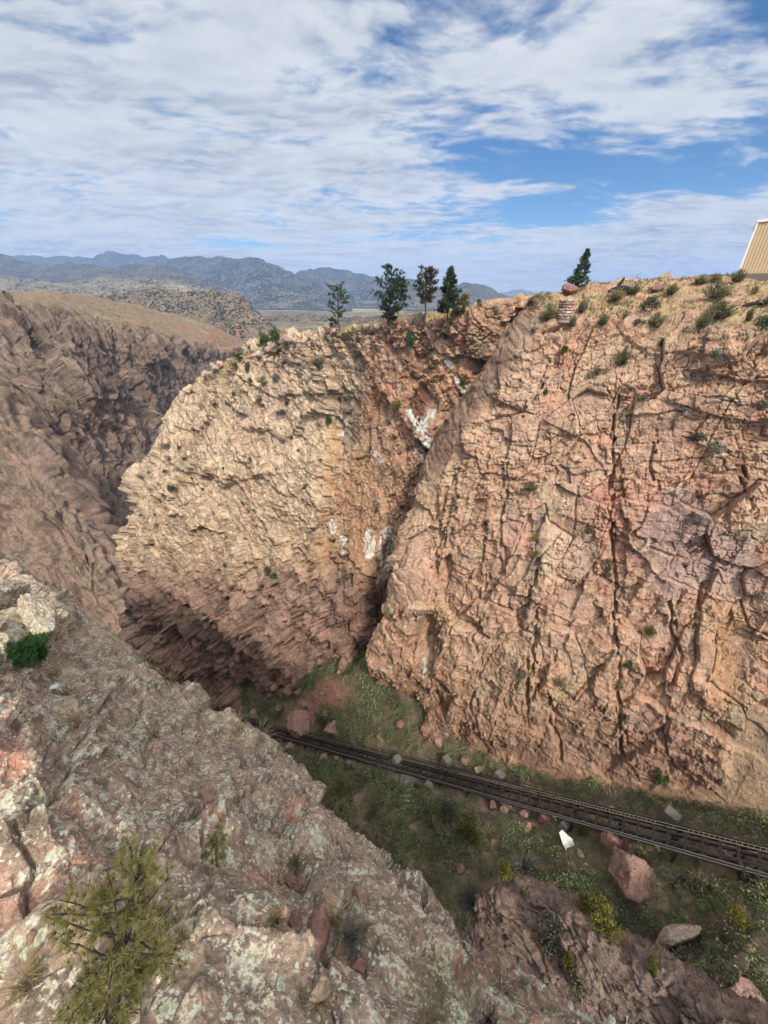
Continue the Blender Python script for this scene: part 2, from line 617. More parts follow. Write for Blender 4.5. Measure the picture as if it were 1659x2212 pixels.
b1 = away(Cn[0], 14, -3.0); b2 = away(Cn[0], 45, -9); b2[:, 2] -= 4
foot = Cn[-1].copy(); foot[:, 2] -= 9; foot[:, 1] += 2
Cn = np.concatenate([b2[None], b1[None], Cn, foot[None]], 0)
V = crom(Cn, [4, 20, 34, 34, 80, 80, 88, 92, 86, 92, 60, 8])
V = crom(V.transpose(1, 0, 2), [110, 90, 115, 120, 115, 105, 30]).transpose(1, 0, 2)
N = normals(V)
X, Y, dep = project(V)
J = axis_frame(V, 144, 6)
J = J + 1.1 * np.stack([fbm(V, 9, 1, 3), fbm(V, 9, 2, 3), fbm(V, 9, 3, 3)], -1)
top = sst(N[..., 2], .45, .8)
top = np.maximum(top, sst(Y, 705, 670) * (X > 1150))
low = sst(Y + 60 * fbm(V, 12, 9, 2), 900, 1250)
Jt = axis_frame(V, 150, -14) + .8 * np.stack([fbm(V, 7, 6, 3), fbm(V, 7, 7, 3), fbm(V, 7, 8, 3)], -1)
A0, r0, e0 = blocks(J, (7, 7, 10), 11, .9, .95, 1.3)
H1, rh, eh = blocks(Jt, (4.6, 4, 2.0), 17, 1.0, .95, 1.2)
L1, rl, el = blocks(J, (1.9, 2.4, 6.0), 12, 1.0, .95, 1.2)
r1 = np.where(low > .5, rl, rh)
D1, rd, ed = blocks(axis_frame(J, 40, 35), (2.4, 2.0, 3.4), 18, .8, .95, 1.3)
J2 = Jt + .12 * np.stack([fbm(V, 1.5, 21, 3), fbm(V, 1.5, 22, 3), fbm(V, 1.5, 23, 3)], -1)
A2, r2, e2 = blocks(J2, (1.3, 1.1, .95), 13, .9)
A3, r3, e3 = blocks(axis_frame(J2, 25, 20), (.55, .5, .5), 14, .8)
A4, r4, e4 = blocks(J2, (.25, .24, .26), 15, .6)
flute = fbm(axis_frame(V, 144, -4), (2.6, 4, 22), 31, 3, True)
gate = sst(fbm(V, 5, 33, 3), -.05, .3)
# broad calm faces between the shattered zones
def face(X, Y, blobs):
    m = np.zeros(X.shape)
    for cx, cy, rx, ry in blobs:
        m = np.maximum(m, sst(1.25 - np.hypot((X - cx) / rx, (Y - cy) / ry), 0, .35))
    return m
Xw = X + 14 * (blocks(J, (2.2, 2, 3), 91, .9)[1] - .5) * 2; Yw = Y + 14 * fbm(V, 4, 92, 3)
calm = np.maximum(.85 * face(Xw, Yw, [(1465, 1170, 85, 95), (1225, 1130, 60, 110), (1130, 930, 50, 60), (1440, 790, 60, 40), (1250, 880, 70, 45), (1590, 1230, 60, 70), (1560, 1420, 60, 70), (1110, 1180, 40, 120), (900, 1240, 36, 120), (1420, 1350, 50, 40), (1240, 1320, 50, 60), (1340, 770, 40, 50)]), .8 * sst(fbm(V, 7, 93, 3), .08, .3))
rough_ = 1 - .72 * calm
disp = .7 * A0 + (1 - low) * .26 * H1 + low * .30 * L1 + rough_ * (.24 * D1 * sst(rd, .4, .6) + .13 * A2 + .065 * A3 + .035 * A4)
disp += (.2 + .35 * low) * flute * rough_ + 1.4 * fbm(V, 14, 5, 4) + .35 * fbm(V, 4, 55, 4)
disp -= gate * (.42 * sst(eh, .04, 0) * (1 - low) + .45 * sst(el, .03, 0) * low) + .30 * sst(e2, .06, 0) * sst(r1, .45, .7) + .45 * sst(e0, .018, 0)
disp -= .14 * sst(e3, .09, 0) * sst(fbm(V, 3, 56, 3), .0, .25)
disp *= (1 - .62 * top)
disp += top * (.16 * D1 + .3 * fbm(V, 4, 41, 5))
# the long vertical cleft and its neighbours, and the overhang low on the left
wig = 6 * fbm(V, 3, 77, 3)
wg = blocks(J, (1.5, 1.6, 2.4), 77, .9, .9, .5)
wig = 8 * (wg[1] - .5) * 2 + 9 * fbm(V, 6, 76, 2) + 2.5 * wg[0]
vw = .45 + .55 * sst(fbm(V, 4, 79, 3), -.3, .3)
for pts, w, d in [([(1336, 850), (1322, 960), (1316, 1060), (1320, 1150), (1330, 1330), (1345, 1470)], 4.5, 1.1),
                  ([(1160, 1230), (1150, 1420), (1140, 1560)], 5, 1.2), ([(1050, 1130), (1035, 1290), (1030, 1450)], 5, 1.1),
                  ([(980, 1030), (955, 1180), (945, 1260)], 5, 1.2), ([(1095, 1000), (1080, 1140), (1085, 1240)], 4, .8),
                  ([(1180, 770), (1150, 840), (1130, 900)], 5, 1.0), ([(1520, 1270), (1500, 1420)], 5, .9), ([(1420, 930), (1410, 1010), (1425, 1060)], 4, .7),
                  ([(1400, 1180), (1480, 1210), (1530, 1180)], 4, .6), ([(1250, 1050), (1245, 1150)], 3, .6), ([(1600, 1010), (1620, 1100)], 5, .8),
                  ([(1440, 1300), (1470, 1420), (1450, 1480)], 5, .9), ([(1180, 1500), (1210, 1640)], 5, .9), ([(1020, 1500), (1060, 1640)], 5, 1.0), ([(1330, 1480), (1350, 1640)], 5, .9)]:
    disp -= d * vw * np.exp(-((pdist(X + wig, Y, pts) / (.8 * w))**4))
# plates that stand proud of the wall, each with a broken lower or side edge
for pts, reach, amp in [([(1080, 790), (1180, 845), (1220, 880)], 60, -1.0), ([(1330, 700), (1400, 760), (1560, 775)], 40, .8), ([(1480, 880), (1570, 905), (1700, 912)], 50, 1.0), ([(1560, 815), (1620, 822), (1720, 800)], 40, 1.0),
                        ([(1590, 770), (1659, 742), (1720, 735)], 34, 1.0), ([(1352, 1250), (1350, 1130), (1335, 980)], 40, -1.1), ([(1368, 1180), (1440, 1260), (1520, 1190), (1580, 1130)], 110, .9), ([(1240, 1120), (1330, 1150)], 40, .6),
                        ([(1160, 900), (1260, 950), (1300, 1010)], 60, .6), ([(1420, 1060), (1500, 1030), (1600, 1000)], 50, .7), ([(1180, 1320), (1260, 1360), (1330, 1330)], 60, .7), ([(1400, 1450), (1480, 1480), (1560, 1430)], 60, .8),
                        ([(1000, 1220), (1090, 1260)], 50, .6), ([(1530, 1290), (1600, 1310), (1659, 1270)], 50, .7), ([(1130, 1240), (1140, 1120), (1160, 1020)], 45, .8), ([(1035, 1480), (1040, 1330), (1055, 1200)], 45, .9),
                        ([(1180, 1500), (1230, 1560), (1300, 1540)], 50, .8), ([(1060, 740), (1140, 780), (1200, 770)], 30, .6), ([(945, 1380), (950, 1230), (985, 1080)], 60, 1.4)]:
    disp += .55 * amp * ledge(X + wig, Y + .6 * wig, pts, reach, 2.5) * (.4 + .6 * vw)
disp -= 4.2 * np.exp(-((pdist(X + wig, Y, [(922, 1350), (918, 1400)]) / 26)**2))
disp += 2.2 * np.exp(-(((X - 893) / 45)**2 + ((Y - 1260) / 110)**2))
# smooth tall slabs at the lower right
disp *= 1 - .75 * sst(Y - np.interp(X, [800, 1100, 1659], [1560, 1600, 1690]), 0, 70)
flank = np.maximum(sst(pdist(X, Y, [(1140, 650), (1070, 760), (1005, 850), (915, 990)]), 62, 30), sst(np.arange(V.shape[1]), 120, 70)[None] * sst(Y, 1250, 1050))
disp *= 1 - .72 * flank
disp += flank * .25 * fbm(axis_frame(V, 144, 35), (7, 4, 1.0), 81, 4, True)
slab = sst(pdist(X + 1.5 * wig, Y, [(1640, 1600), (1640, 1760), (1580, 1760)]), 85, 55)
disp = disp * (1 - .75 * slab)
Vn = V + N * disp[..., None]
f1 = fbm(V, 10, 51, 5); f2 = fbm(V, (2.5, 2.5, 6), 52, 5); f3 = fbm(V, 1.2, 53, 4); f4 = fbm(V, 20, 54, 4)
c = np.broadcast_to(lin(204, 166, 138), V.shape).copy()
c = mix(c, PINK, sst(f1 + .25 * (r0 - .5), .0, .28) * .75)
c = mix(c, TAN, sst(f4 + .3 * f1 + .2 * (r1 - .5), -.05, .3) * .7)
c = mix(c, CREAM, sst(f2 + .5 * (r1 - .5), .1, .45) * .55)
c = mix(c, GREY, sst(f2 - .4 * f1 + .3 * (r2 - .5), .12, .45) * .55)
c = mix(c, RUST, sst(-f2 + .5 * (r2 - .5), .25, .55) * .45)
c = mix(c, PINK * 1.08, (r2 > .75) * .3)
c = mix(c, GREY * .9, (r2 < .1) * .4)
c = mix(c, CREAM, (r3 < .12) * .3)
vein = fbm(Jt, (3, 3, .35), 62, 5)
c = mix(c, CREAM * 1.05, sst(vein, .22, .4) * .45)
c = mix(c, BROWN, sst(-vein, .24, .42) * .35)
S1, s1r, s1e = blocks(axis_frame(J2, 15, 12), (1.7, 1.6, 2.3), 63, .8)
S2, s2r, s2e = blocks(axis_frame(J2, 60, -20), (.75, .7, .8), 64, .7)
seam = np.maximum(sst(s1e, .05, .0) * sst(fbm(V, 4, 65, 3), -.15, .2), .8 * sst(s2e, .07, 0) * sst(fbm(V, 3, 68, 3), .0, .3))
c = mix(c, lin(96, 72, 58), seam * .5 * (1 - .7 * top) * (1 - .75 * calm))
c = mix(c, lin(206, 176, 158), calm * .35)
c = mix(c, lin(176, 152, 146), face(Xw, Yw, [(1465, 1170, 95, 110), (1590, 1230, 60, 70)]) * .55 * sst(f2, -.4, .1))
varn = fbm(axis_frame(V, 144), (1.1, 2, 9), 61, 4)
c = mix(c, BROWN, sst(varn, .18, .5) * .5 * (1 - top))
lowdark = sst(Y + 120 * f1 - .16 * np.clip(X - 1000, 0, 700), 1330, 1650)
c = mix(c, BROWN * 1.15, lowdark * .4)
c = mix(c, lin(186, 160, 132), slab * .85)
c = mix(c, CREAM * 1.05, np.exp(-((pdist(X + 2 * wig, Y, [(1205, 1060), (1190, 1160), (1170, 1230)]) / 32)**2)) * .75 * sst(f3, -.35, .2))
c = mix(c, GREY * .75, np.exp(-((pdist(X + wig, Y, [(1172, 1110), (1160, 1200), (1150, 1240)]) / 13)**2)) * .8)
c = mix(c, RUST * .9, np.exp(-((pdist(X + wig, Y, [(1340, 1040), (1350, 1150), (1350, 1230)]) / 8)**2)) * .2)
c = mix(c, OCHRE, np.exp(-((pdist(X + 2 * wig, Y, [(1560, 1350), (1560, 1480)]) / 45)**2)) * .35)
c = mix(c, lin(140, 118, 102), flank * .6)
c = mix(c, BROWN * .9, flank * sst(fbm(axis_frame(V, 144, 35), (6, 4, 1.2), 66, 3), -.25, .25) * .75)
c = mix(c, GUANO, sst(pdist(X + wig, Y, [(924, 1375), (915, 1420), (905, 1560)]) + 9 * f3, 8, 3) * sst(fbm(V, (1, 1, 4), 67, 3), -.1, .2))
gr = top * sst(fbm(V, 5, 71, 4) + .15, -.05, .25) * sst(Y, 745, 660)
c = mix(c, lin(176, 150, 124), top * .5)
c = mix(c, lin(196, 150, 124), top * sst(fbm(V, 3, 72, 4), .0, .25) * .6)
c = mix(c, DRYGRASS * .85, gr * .4)
c *= (1 + .10 * f3)[..., None] * np.array([.99, .96, .925])
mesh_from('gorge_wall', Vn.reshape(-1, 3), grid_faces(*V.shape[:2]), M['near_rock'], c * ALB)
tag(bpy.data.objects['gorge_wall'], 'pink and tan fractured granite wall rising straight behind the incline railway', kind='structure')
keep('near', Vn)

# ---- the cliff beyond the cleft, with the blunt nose into the main gorge
mid_rows = [
    [(540, 766, 100), (640, 728, 88), (740, 708, 77), (850, 698, 69), (950, 690, 63), (1050, 666, 58), (1160, 640, 57)],
    [(450, 812, 106), (590, 800, 94), (700, 790, 83), (830, 790, 73), (940, 790, 67), (1050, 780, 63), (1150, 780, 64)],
    [(347, 930, 114), (520, 930, 100), (690, 930, 87), (810, 930, 77), (905, 930, 69.5), (980, 930, 70), (1080, 930, 73)],
    [(277, 1095, 121), (460, 1090, 106), (680, 1080, 89), (790, 1080, 80), (860, 1080, 74), (920, 1080, 75), (1000, 1080, 78)],
    [(257, 1205, 126), (430, 1215, 112), (660, 1200, 93), (770, 1200, 82.5), (836, 1200, 80), (880, 1200, 80), (950, 1200, 84)],
    [(277, 1335, 129), (425, 1340, 119), (640, 1340, 101), (760, 1340, 86.5), (815, 1330, 87), (860, 1330, 88), (940, 1340, 90)],
    [(350, 1450, 132), (480, 1455, 124), (650, 1460, 106), (745, 1440, 92), (800, 1425, 91), (860, 1420, 91), (940, 1440, 92)],
    [(420, 1540, 136), (520, 1545, 126), (660, 1540, 109), (750, 1530, 96), (800, 1520, 93), (860, 1520, 93), (940, 1520, 94)],
]
Cm = ctrl(mid_rows)
b1 = away(Cm[0], 9, -.6); b2 = away(Cm[0], 30, -6)
foot = Cm[-1].copy(); foot[:, 2] -= 12
Cm = np.concatenate([b2[None], b1[None], Cm, foot[None]], 0)
back = away(Cm[:, 0], 22, -4); back[:, 0] += 9
back2 = away(Cm[:, 0], 80, -30); back2[:, 0] += 40
Cm = np.concatenate([back2[:, None], back[:, None], Cm], 1)
V = crom(Cm, [6, 16, 70, 84, 90, 76, 82, 70, 50, 6])
V = crom(V.transpose(1, 0, 2), [6, 30, 120, 130, 80, 66, 60, 30]).transpose(1, 0, 2)
N = normals(V)
X, Y, dep = project(V)
J = axis_frame(V, 150, 42) + 1.6 * np.stack([fbm(V, 14, 101, 3), fbm(V, 14, 102, 3), fbm(V, 14, 103, 3)], -1)
Jv = axis_frame(V, 150, 4) + 1.2 * np.stack([fbm(V, 10, 104, 3), fbm(V, 10, 105, 3), fbm(V, 10, 106, 3)], -1)
A0, r0, e0 = blocks(J, (15, 11, 9), 111, .8)
A1, r1, e1 = blocks(J, (6.5, 4.0, 3.4), 112, .9, .95, .5)
A2, r2, e2 = blocks(axis_frame(Jv, 30, -25), (2.3, 2.0, 2.1), 113, .9, .95, .5)
A3, r3, e3 = blocks(Jv, (1.0, .95, 1.2), 114, .9, .95, .5)
P5, p5r, p5e = blocks(axis_frame(Jv, -20, 12), (4.6, 4, 7.5), 127, 1.0, .95, .55)
A4, r4, e4 = blocks(axis_frame(Jv, 20, 30), (.5, .45, .5), 116, .5)
B1, q1, h1 = blocks(Jv, (5, 4, 9), 115, .9, .95, .7)
B2, q2, h2 = blocks(axis_frame(Jv, 10, -42), (4.5, 3, 2.6), 117, .9, .95, .5)
rightpart = sst(X + .25 * (Y - 1000), 690, 760)
fol = fbm(J, (5, 3, .9), 121, 4, True)
lowm = sst(Y + .18 * X, 1290, 1450)
F1_, fr, fe = blocks(J, (7.5, 3, 1.5), 118, .95, .95, .3)
T0, tr, te = blocks(axis_frame(V, 150, 4), (8, 9, 9), 119, 1.0, .95, .7)
dik = fbm(axis_frame(V, 150, 48), (1.6, 5, 16), 124, 4, True)
topb = sst(Y, 860, 720)
edge_l = sst(X - np.interp(Y, [760, 840, 950, 1090, 1205, 1335, 1450], [545, 395, 342, 276, 257, 277, 350]), 130, 10)
calm = np.maximum(.85 * face(X + 12 * (r1 - .5), Y + 10 * fbm(V, 6, 191, 3), [(800, 1010, 55, 60), (860, 870, 40, 40), (795, 1240, 34, 110), (760, 860, 30, 45), (640, 1400, 40, 50), (420, 1300, 40, 50)]), .7 * sst(fbm(V, 10, 192, 3), .1, .3))
rg = 1 - .7 * calm
lowq = sst(Y + .15 * X + 40 * fbm(V, 12, 193, 3), 1230, 1340)
Q3, q3r, q3e = blocks(axis_frame(Jv, 25, -20), (3.6, 3.2, 3.4), 194, .9, .95, 1.0)
disp = (1 - rightpart) * (1.2 * A0 + (1 - lowq) * (.22 * A1 + .16 * F1_) + lowq * .5 * Q3 + .09 * A2 + .38 * P5 - .6 * sst(p5e, .03, 0) * sst(fbm(V, 9, 128, 3), -.15, .15) + (.8 + 1.3 * edge_l) * (T0 - .5 * edge_l)) + rightpart * (.8 * B1 + (.36 * B2 + .18 * A2) * rg)
disp += rg * (.085 * A3 + .085 * A4 + .14 * fol * (1 - lowq)) + 2.4 * fbm(V, 22, 122, 4) + .8 * fbm(V, 5, 123, 4) + .25 * fbm(J, (2.4, 1.8, .8), 125, 4) - .5 * sst(fe, .06, 0) * sst(fbm(V, 7, 126, 3), -.1, .2) + topb * (.4 * A2 + .3 * A3) * sst(X, 1040, 960)
disp += lowm * (1.6 * A0 + 1.1 * B1 + .4 * B2 + .8 * dik + .5 * P5 + .2 * A2)
disp -= .3 * sst(e1, .05, 0) * sst(r0, .4, .6) + .4 * sst(h1, .025, 0) * rightpart + .25 * sst(e2, .06, 0) * sst(r1, .3, .6)
wg = blocks(Jv, (2.4, 2.4, 3.2), 177, .9, .9, .5)
wig = 5 * (wg[1] - .5) * 2 + 3 * fbm(V, 8, 178, 2)
for pts, w, d in [([(695, 830), (700, 960), (690, 1080)], 9, 1.5), ([(862, 900), (905, 955), (945, 990)], 6, 1.6), ([(735, 870), (730, 950)], 16, 1.0),
                  ([(700, 1180), (745, 1290), (770, 1420)], 9, 1.8), ([(838, 1190), (833, 1290), (800, 1400)], 14, 2.6), ([(420, 1500), (395, 1420), (372, 1330), (375, 1240)], 11, 2.2),
                  ([(800, 830), (790, 930)], 6, .8), ([(905, 830), (940, 870), (935, 940)], 8, .8)]:
    disp -= d * np.exp(-((pdist(X + wig, Y, pts) / (.85 * w))**4))
for pts, reach, amp in [([(697, 830), (700, 960), (692, 1085)], 90, -2.0), ([(700, 1130), (760, 1020), (822, 925)], 60, -1.3), ([(862, 895), (905, 950), (948, 995)], 70, 1.5), ([(868, 905), (905, 835), (945, 905)], 40, -1.6),
                        ([(545, 830), (600, 860), (680, 850)], 40, .8), ([(400, 1010), (470, 1040), (560, 1030)], 50, .8), ([(480, 1180), (560, 1150), (640, 1170)], 60, -1.2), ([(640, 1190), (690, 1130), (705, 1110)], 40, 1.0),
                        ([(775, 1420), (745, 1300), (700, 1190)], 50, 1.6), ([(610, 1430), (650, 1340), (690, 1250)], 40, 1.5), ([(520, 1420), (560, 1330), (610, 1260)], 40, 1.4), ([(440, 1400), (470, 1310), (520, 1250)], 40, 1.3), ([(660, 1480), (720, 1390), (760, 1330)], 40, 1.6)]:
    disp += 1.35 * amp * ledge(X + wig, Y + wig, pts, 1.3 * reach, 3)
disp += 2.6 * np.exp(-(((X - 790 + .1 * (Y - 1200)) / 34)**2 + ((Y - 1240) / 120)**2))
topm = sst(N[..., 2], .5, .85)
disp *= (1 - .5 * topm)
Vm = V + N * disp[..., None]
f1 = fbm(V, 16, 151, 5); f2 = fbm(J, (8, 5, 2), 152, 5); f3 = fbm(V, 2, 153, 4); f4 = fbm(V, 34, 154, 3)
band = fbm(J, (7, 4, .55), 155, 5); band2 = fbm(J, (2.2, 1.6, .34), 156, 4)
c = np.broadcast_to(lin(214, 184, 154), V.shape).copy()
c = mix(c, CREAM * 1.04, sst(f2 + .3 * f1, -.05, .35) * .6 * (1 - rightpart))
c = mix(c, PINK, sst(f1 - f2 * .3, .1, .4) * .5)
c = mix(c, lin(202, 152, 122), rightpart * .8)
c = mix(c, lin(206, 142, 106), rightpart * sst(fbm(V, 9, 181, 4), -.05, .3) * .6)
c = mix(c, lin(150, 128, 112), rightpart * sst(fbm(V, (3, 3, 12), 182, 4), .08, .3) * .65)
c = mix(c, lin(176, 150, 124), sst(f4, .0, .35) * .4)
c = mix(c, OCHRE, rightpart * sst(f4 + f1, .0, .35) * .25)
c = mix(c, GREY, sst(-f2 + .4 * (r2 - .5), .1, .45) * .5)
c = mix(c, lin(130, 106, 84), (sst(band, .04, .28) * .55 + sst(band2, .0, .26) * .75) * (1 - .55 * rightpart) * (1 - .8 * lowq))
c = mix(c, lin(226, 206, 170), sst(-band, .1, .35) * .5 * (1 - lowq))
c = mix(c, BROWN * 1.1, sst(f3 + .7 * (r3 - .6), .2, .6) * .3)
c = mix(c, CREAM, (r3 > .8) * .3)
S2, s2r, s2e = blocks(axis_frame(Jv, 60, -30), (1.5, 1.4, 1.6), 164, .7)
c = mix(c, lin(92, 72, 58), sst(s2e, .09, 0) * sst(fbm(V, 5, 168, 3), -.1, .25) * .7)
pillar = np.exp(-((pdist(X + wig, Y, [(790, 1130), (790, 1240), (800, 1380)]) / 42)**2)) * sst(Y, 1080, 1170)
c = mix(c, lin(192, 146, 112), pillar * .6)
c = mix(c, lin(150, 104, 84), pillar * sst(Y + 30 * f1, 1240, 1330) * .7)
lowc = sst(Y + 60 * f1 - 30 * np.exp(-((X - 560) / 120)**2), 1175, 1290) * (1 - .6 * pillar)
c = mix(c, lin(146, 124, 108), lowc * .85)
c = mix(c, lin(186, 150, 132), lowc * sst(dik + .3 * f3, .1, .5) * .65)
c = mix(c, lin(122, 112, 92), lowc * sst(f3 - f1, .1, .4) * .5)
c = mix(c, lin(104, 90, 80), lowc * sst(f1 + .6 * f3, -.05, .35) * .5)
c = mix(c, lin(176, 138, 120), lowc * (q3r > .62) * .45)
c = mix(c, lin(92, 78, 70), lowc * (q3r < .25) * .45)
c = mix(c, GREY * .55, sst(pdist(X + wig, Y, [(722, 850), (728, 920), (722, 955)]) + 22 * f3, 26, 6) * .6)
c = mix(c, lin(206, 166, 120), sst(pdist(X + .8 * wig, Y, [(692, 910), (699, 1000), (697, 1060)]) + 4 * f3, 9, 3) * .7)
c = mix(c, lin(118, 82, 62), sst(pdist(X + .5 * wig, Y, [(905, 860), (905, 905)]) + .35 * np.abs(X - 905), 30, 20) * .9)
st = sst(fbm(V, (.6, .6, 8), 167, 4), -.24, .02)
for pts, w in [([(890, 890), (905, 915), (912, 925)], 4), ([(915, 905), (917, 925)], 4), ([(938, 888), (925, 920), (920, 965)], 5), ([(985, 820), (1005, 845)], 6), ([(960, 780), (968, 790)], 6),
               ([(892, 955), (896, 975)], 5), ([(800, 975), (812, 995)], 4), ([(706, 900), (704, 935)], 3), ([(975, 962), (982, 975)], 4), ([(832, 1155), (838, 1240), (840, 1290)], 13), ([(800, 1150), (805, 1190)], 7),
               ([(855, 1180), (857, 1215)], 5), ([(705, 1130), (708, 1150)], 4), ([(725, 1165), (742, 1190)], 5), ([(920, 990), (920, 1050), (905, 1090)], 9)]:
    c = mix(c, GUANO, sst(pdist(X + .6 * wig, Y, pts) + 5 * f3, w + 3.5, w - .5) * st)
c = mix(c, DRYGRASS, topm * sst(f1, -.2, .2) * .6)
c = mix(c, lin(120, 112, 74), sst(fbm(V, 4, 171, 4) + .35 * topm - .1, .22, .4) * .45 * (1 - rightpart))
c *= (1 + .12 * f3)[..., None]
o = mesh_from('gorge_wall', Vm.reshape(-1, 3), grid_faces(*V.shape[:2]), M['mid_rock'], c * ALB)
tag(o, 'pale tan rocky headland with a blunt nose jutting into the main gorge', kind='structure')
keep('mid', Vm)

def fall_frame(P, sw):
    a3 = np.array([-.445, .50, .745]); a1 = np.array([.747, .665, 0])
    q = math.radians(sw)
    b3 = a3 * math.cos(q) - a1 * math.sin(q); b1 = a1 * math.cos(q) + a3 * math.sin(q)
    return np.stack([P @ b1, P @ np.cross(b3, b1), P @ b3], -1)


# ---- the far side of the main gorge
sky_r = [(-150, 628, 480), (0, 633, 520), (130, 639, 600), (240, 652, 720), (350, 676, 850), (450, 705, 950), (520, 738, 1000), (620, 780, 1050)]
rim_r = [(-150, 650, 330), (0, 672, 352), (130, 694, 402), (240, 716, 472), (350, 736, 562), (450, 750, 680), (520, 766, 800), (620, 800, 900)]
far_rows = [sky_r,
            [(-150, 638, 400), (0, 650, 430), (130, 664, 490), (240, 684, 580), (350, 705, 690), (450, 728, 800), (520, 754, 890), (620, 790, 970)],
            rim_r,
            [(-150, 800, 312), (0, 800, 334), (130, 810, 378), (240, 830, 442), (340, 860, 520), (420, 868, 610), (510, 870, 720), (620, 890, 800)],
            [(-150, 950, 297), (0, 950, 317), (110, 960, 352), (210, 980, 402), (300, 1000, 455), (400, 1000, 530), (500, 1000, 620), (620, 1000, 700)],
            [(-150, 1120, 286), (0, 1120, 302), (100, 1130, 324), (190, 1140, 355), (275, 1150, 395), (360, 1150, 440), (470, 1150, 500), (600, 1150, 560)],
            [(-150, 1300, 282), (0, 1300, 294), (100, 1300, 308), (190, 1310, 330), (262, 1320, 356), (350, 1330, 390), (460, 1330, 440), (600, 1330, 480)]]
Cf = ctrl(far_rows)
lf = Cf[:, :1] + np.array([-70.0, -120.0, 0]); lf2 = Cf[:, :1] + np.array([-190.0, -330.0, 0])
Cf = np.concatenate([lf2, lf, Cf], 1)
b1 = away(Cf[0], 200, -25)
foot = Cf[-1].copy(); foot[:, 2] -= 60
Cf = np.concatenate([b1[None], Cf, foot[None]], 0)
V = crom(Cf, [6, 30, 30, 80, 90, 90, 80, 8])
V = crom(V.transpose(1, 0, 2), [16, 16, 40, 90, 90, 90, 80, 60, 30]).transpose(1, 0, 2)
N = normals(V); X, Y, dep = project(V)
topf = sst(Y + 22 * fbm(V, 60, 219, 4) + 10 * fbm(V, 18, 220, 3), np.interp(X, [p[0] for p in rim_r], [p[1] for p in rim_r]) + 12, np.interp(X, [p[0] for p in rim_r], [p[1] for p in rim_r]) - 6)
J = fall_frame(V, 16) + 7 * np.stack([fbm(V, 90, 201, 3), fbm(V, 90, 202, 3), fbm(V, 90, 203, 3)], -1)
rib = fbm(J, (44, 80, 320), 211, 5, True); rib2 = fbm(J, (12, 26, 110), 218, 5, True)
A0, r0, e0 = blocks(J, (42, 40, 110), 212, .8)
A1, r1, e1 = blocks(J, (12, 14, 36), 213, .7)
A2, r2, e2 = blocks(J, (4.5, 5, 9), 214, .6)
disp = 22 * rib + 9 * rib2 + 7 * A0 + 3.0 * A1 + 1.4 * A2 + 20 * fbm(V, 130, 215, 4)
disp *= (1 - .9 * topf) * sst(dep, 100, 320)
disp += topf * (6 * fbm(V, 80, 216, 5) + 2.5 * fbm(V, 22, 217, 4, True))
Vf = V + N * disp[..., None]
f1 = fbm(V, 80, 251, 5); f2 = fbm(J, (12, 30, 90), 252, 5); f3 = fbm(V, 14, 253, 5)
band = fbm(J, (4, 14, 60), 256, 5)
c = np.broadcast_to(lin(158, 136, 118), V.shape).copy()
c = mix(c, lin(182, 148, 126), sst(f1 + .6 * f2, .05, .4) * .6)
c = mix(c, lin(110, 92, 82), sst(f2 - .3 * f1, .0, .35) * .7)
c = mix(c, lin(190, 168, 132), sst(f2 + .4 * (r1 - .5), .25, .5) * .5)
c = mix(c, lin(88, 74, 66), sst(band, .02, .28) * .65)
c = mix(c, lin(104, 88, 78), sst(fbm(J, (16, 30, 140), 259, 4), .0, .3) * .6)
c = mix(c, lin(204, 172, 140), sst(-band, .15, .4) * .45)
c = mix(c, lin(124, 118, 84), sst(f3 + .3 * (N[..., 2] - .5), .1, .35) * .5)
c = mix(c, lin(164, 143, 114), topf * .9)
c = mix(c, lin(176, 120, 92), topf * sst(f1 + f3 + (X - 330) / 400, .1, .5) * .7)
c = mix(c, lin(112, 106, 78), sst(fbm(V, 9, 255, 3), .14, .3) * .5)
c = mix(c, lin(150, 122, 96), topf * sst(fbm(V, (60, 25, 20), 257, 5), .0, .3) * .6)
c = mix(c, lin(196, 176, 134), topf * sst(fbm(V, (40, 40, 20), 258, 5), .1, .4) * .6)
c *= (1 + .12 * f3)[..., None]
o = mesh_from('canyon_wall', Vf.reshape(-1, 3), grid_faces(*V.shape[:2]), M['far_rock'], c * ALB * np.array([.80, .79, .78]))
tag(o, 'brown ribbed canyon wall under a dry grassy plateau across the main gorge', kind='structure')
keep('far', Vf)

# ---- a nearer spur of the far wall at the left edge
sp = [(-160, 790, 240), (0, 903, 226), (55, 975, 220), (105, 1085, 212), (160, 1150, 206), (205, 1232, 204), (262, 1318, 204), (330, 1420, 206)]
Cs = ctrl([sp, [(x - 60, y + 70, t - 8) for x, y, t in sp], [(x - 130, y + 190, t - 18) for x, y, t in sp], [(x - 200, y + 420, t - 30) for x, y, t in sp]])
bk = Cs[0].copy(); bk += np.array([6.0, 10, -8]); bk2 = Cs[0] + np.array([16.0, 16, -60])
Cs = np.concatenate([bk2[None], bk[None], Cs], 0)
V = crom(crom(Cs, [10, 12, 60, 80, 50]).transpose(1, 0, 2), [30, 50, 50, 50, 50, 50, 30]).transpose(1, 0, 2)
N = normals(V)
J = fall_frame(V, 10) + 4 * np.stack([fbm(V, 40, 261, 3), fbm(V, 40, 262, 3), fbm(V, 40, 263, 3)], -1)
A0, r0, e0 = blocks(J, (16, 16, 40), 264, .4); A1, r1, e1 = blocks(J, (6, 6, 13), 265, .5)
A2, r2, e2 = blocks(J, (2.2, 2.2, 4), 266, .5)
disp = 7 * fbm(J, (11, 20, 60), 267, 5, True) + 3.2 * A0 + 1.8 * A1 + .9 * A2 + 5 * fbm(V, 40, 268, 4) - 1.2 * sst(e1, .1, 0)
Vs = V + N * disp[..., None]
f2 = fbm(J, (6, 10, 30), 269, 5); f3 = fbm(V, 6, 270, 5)
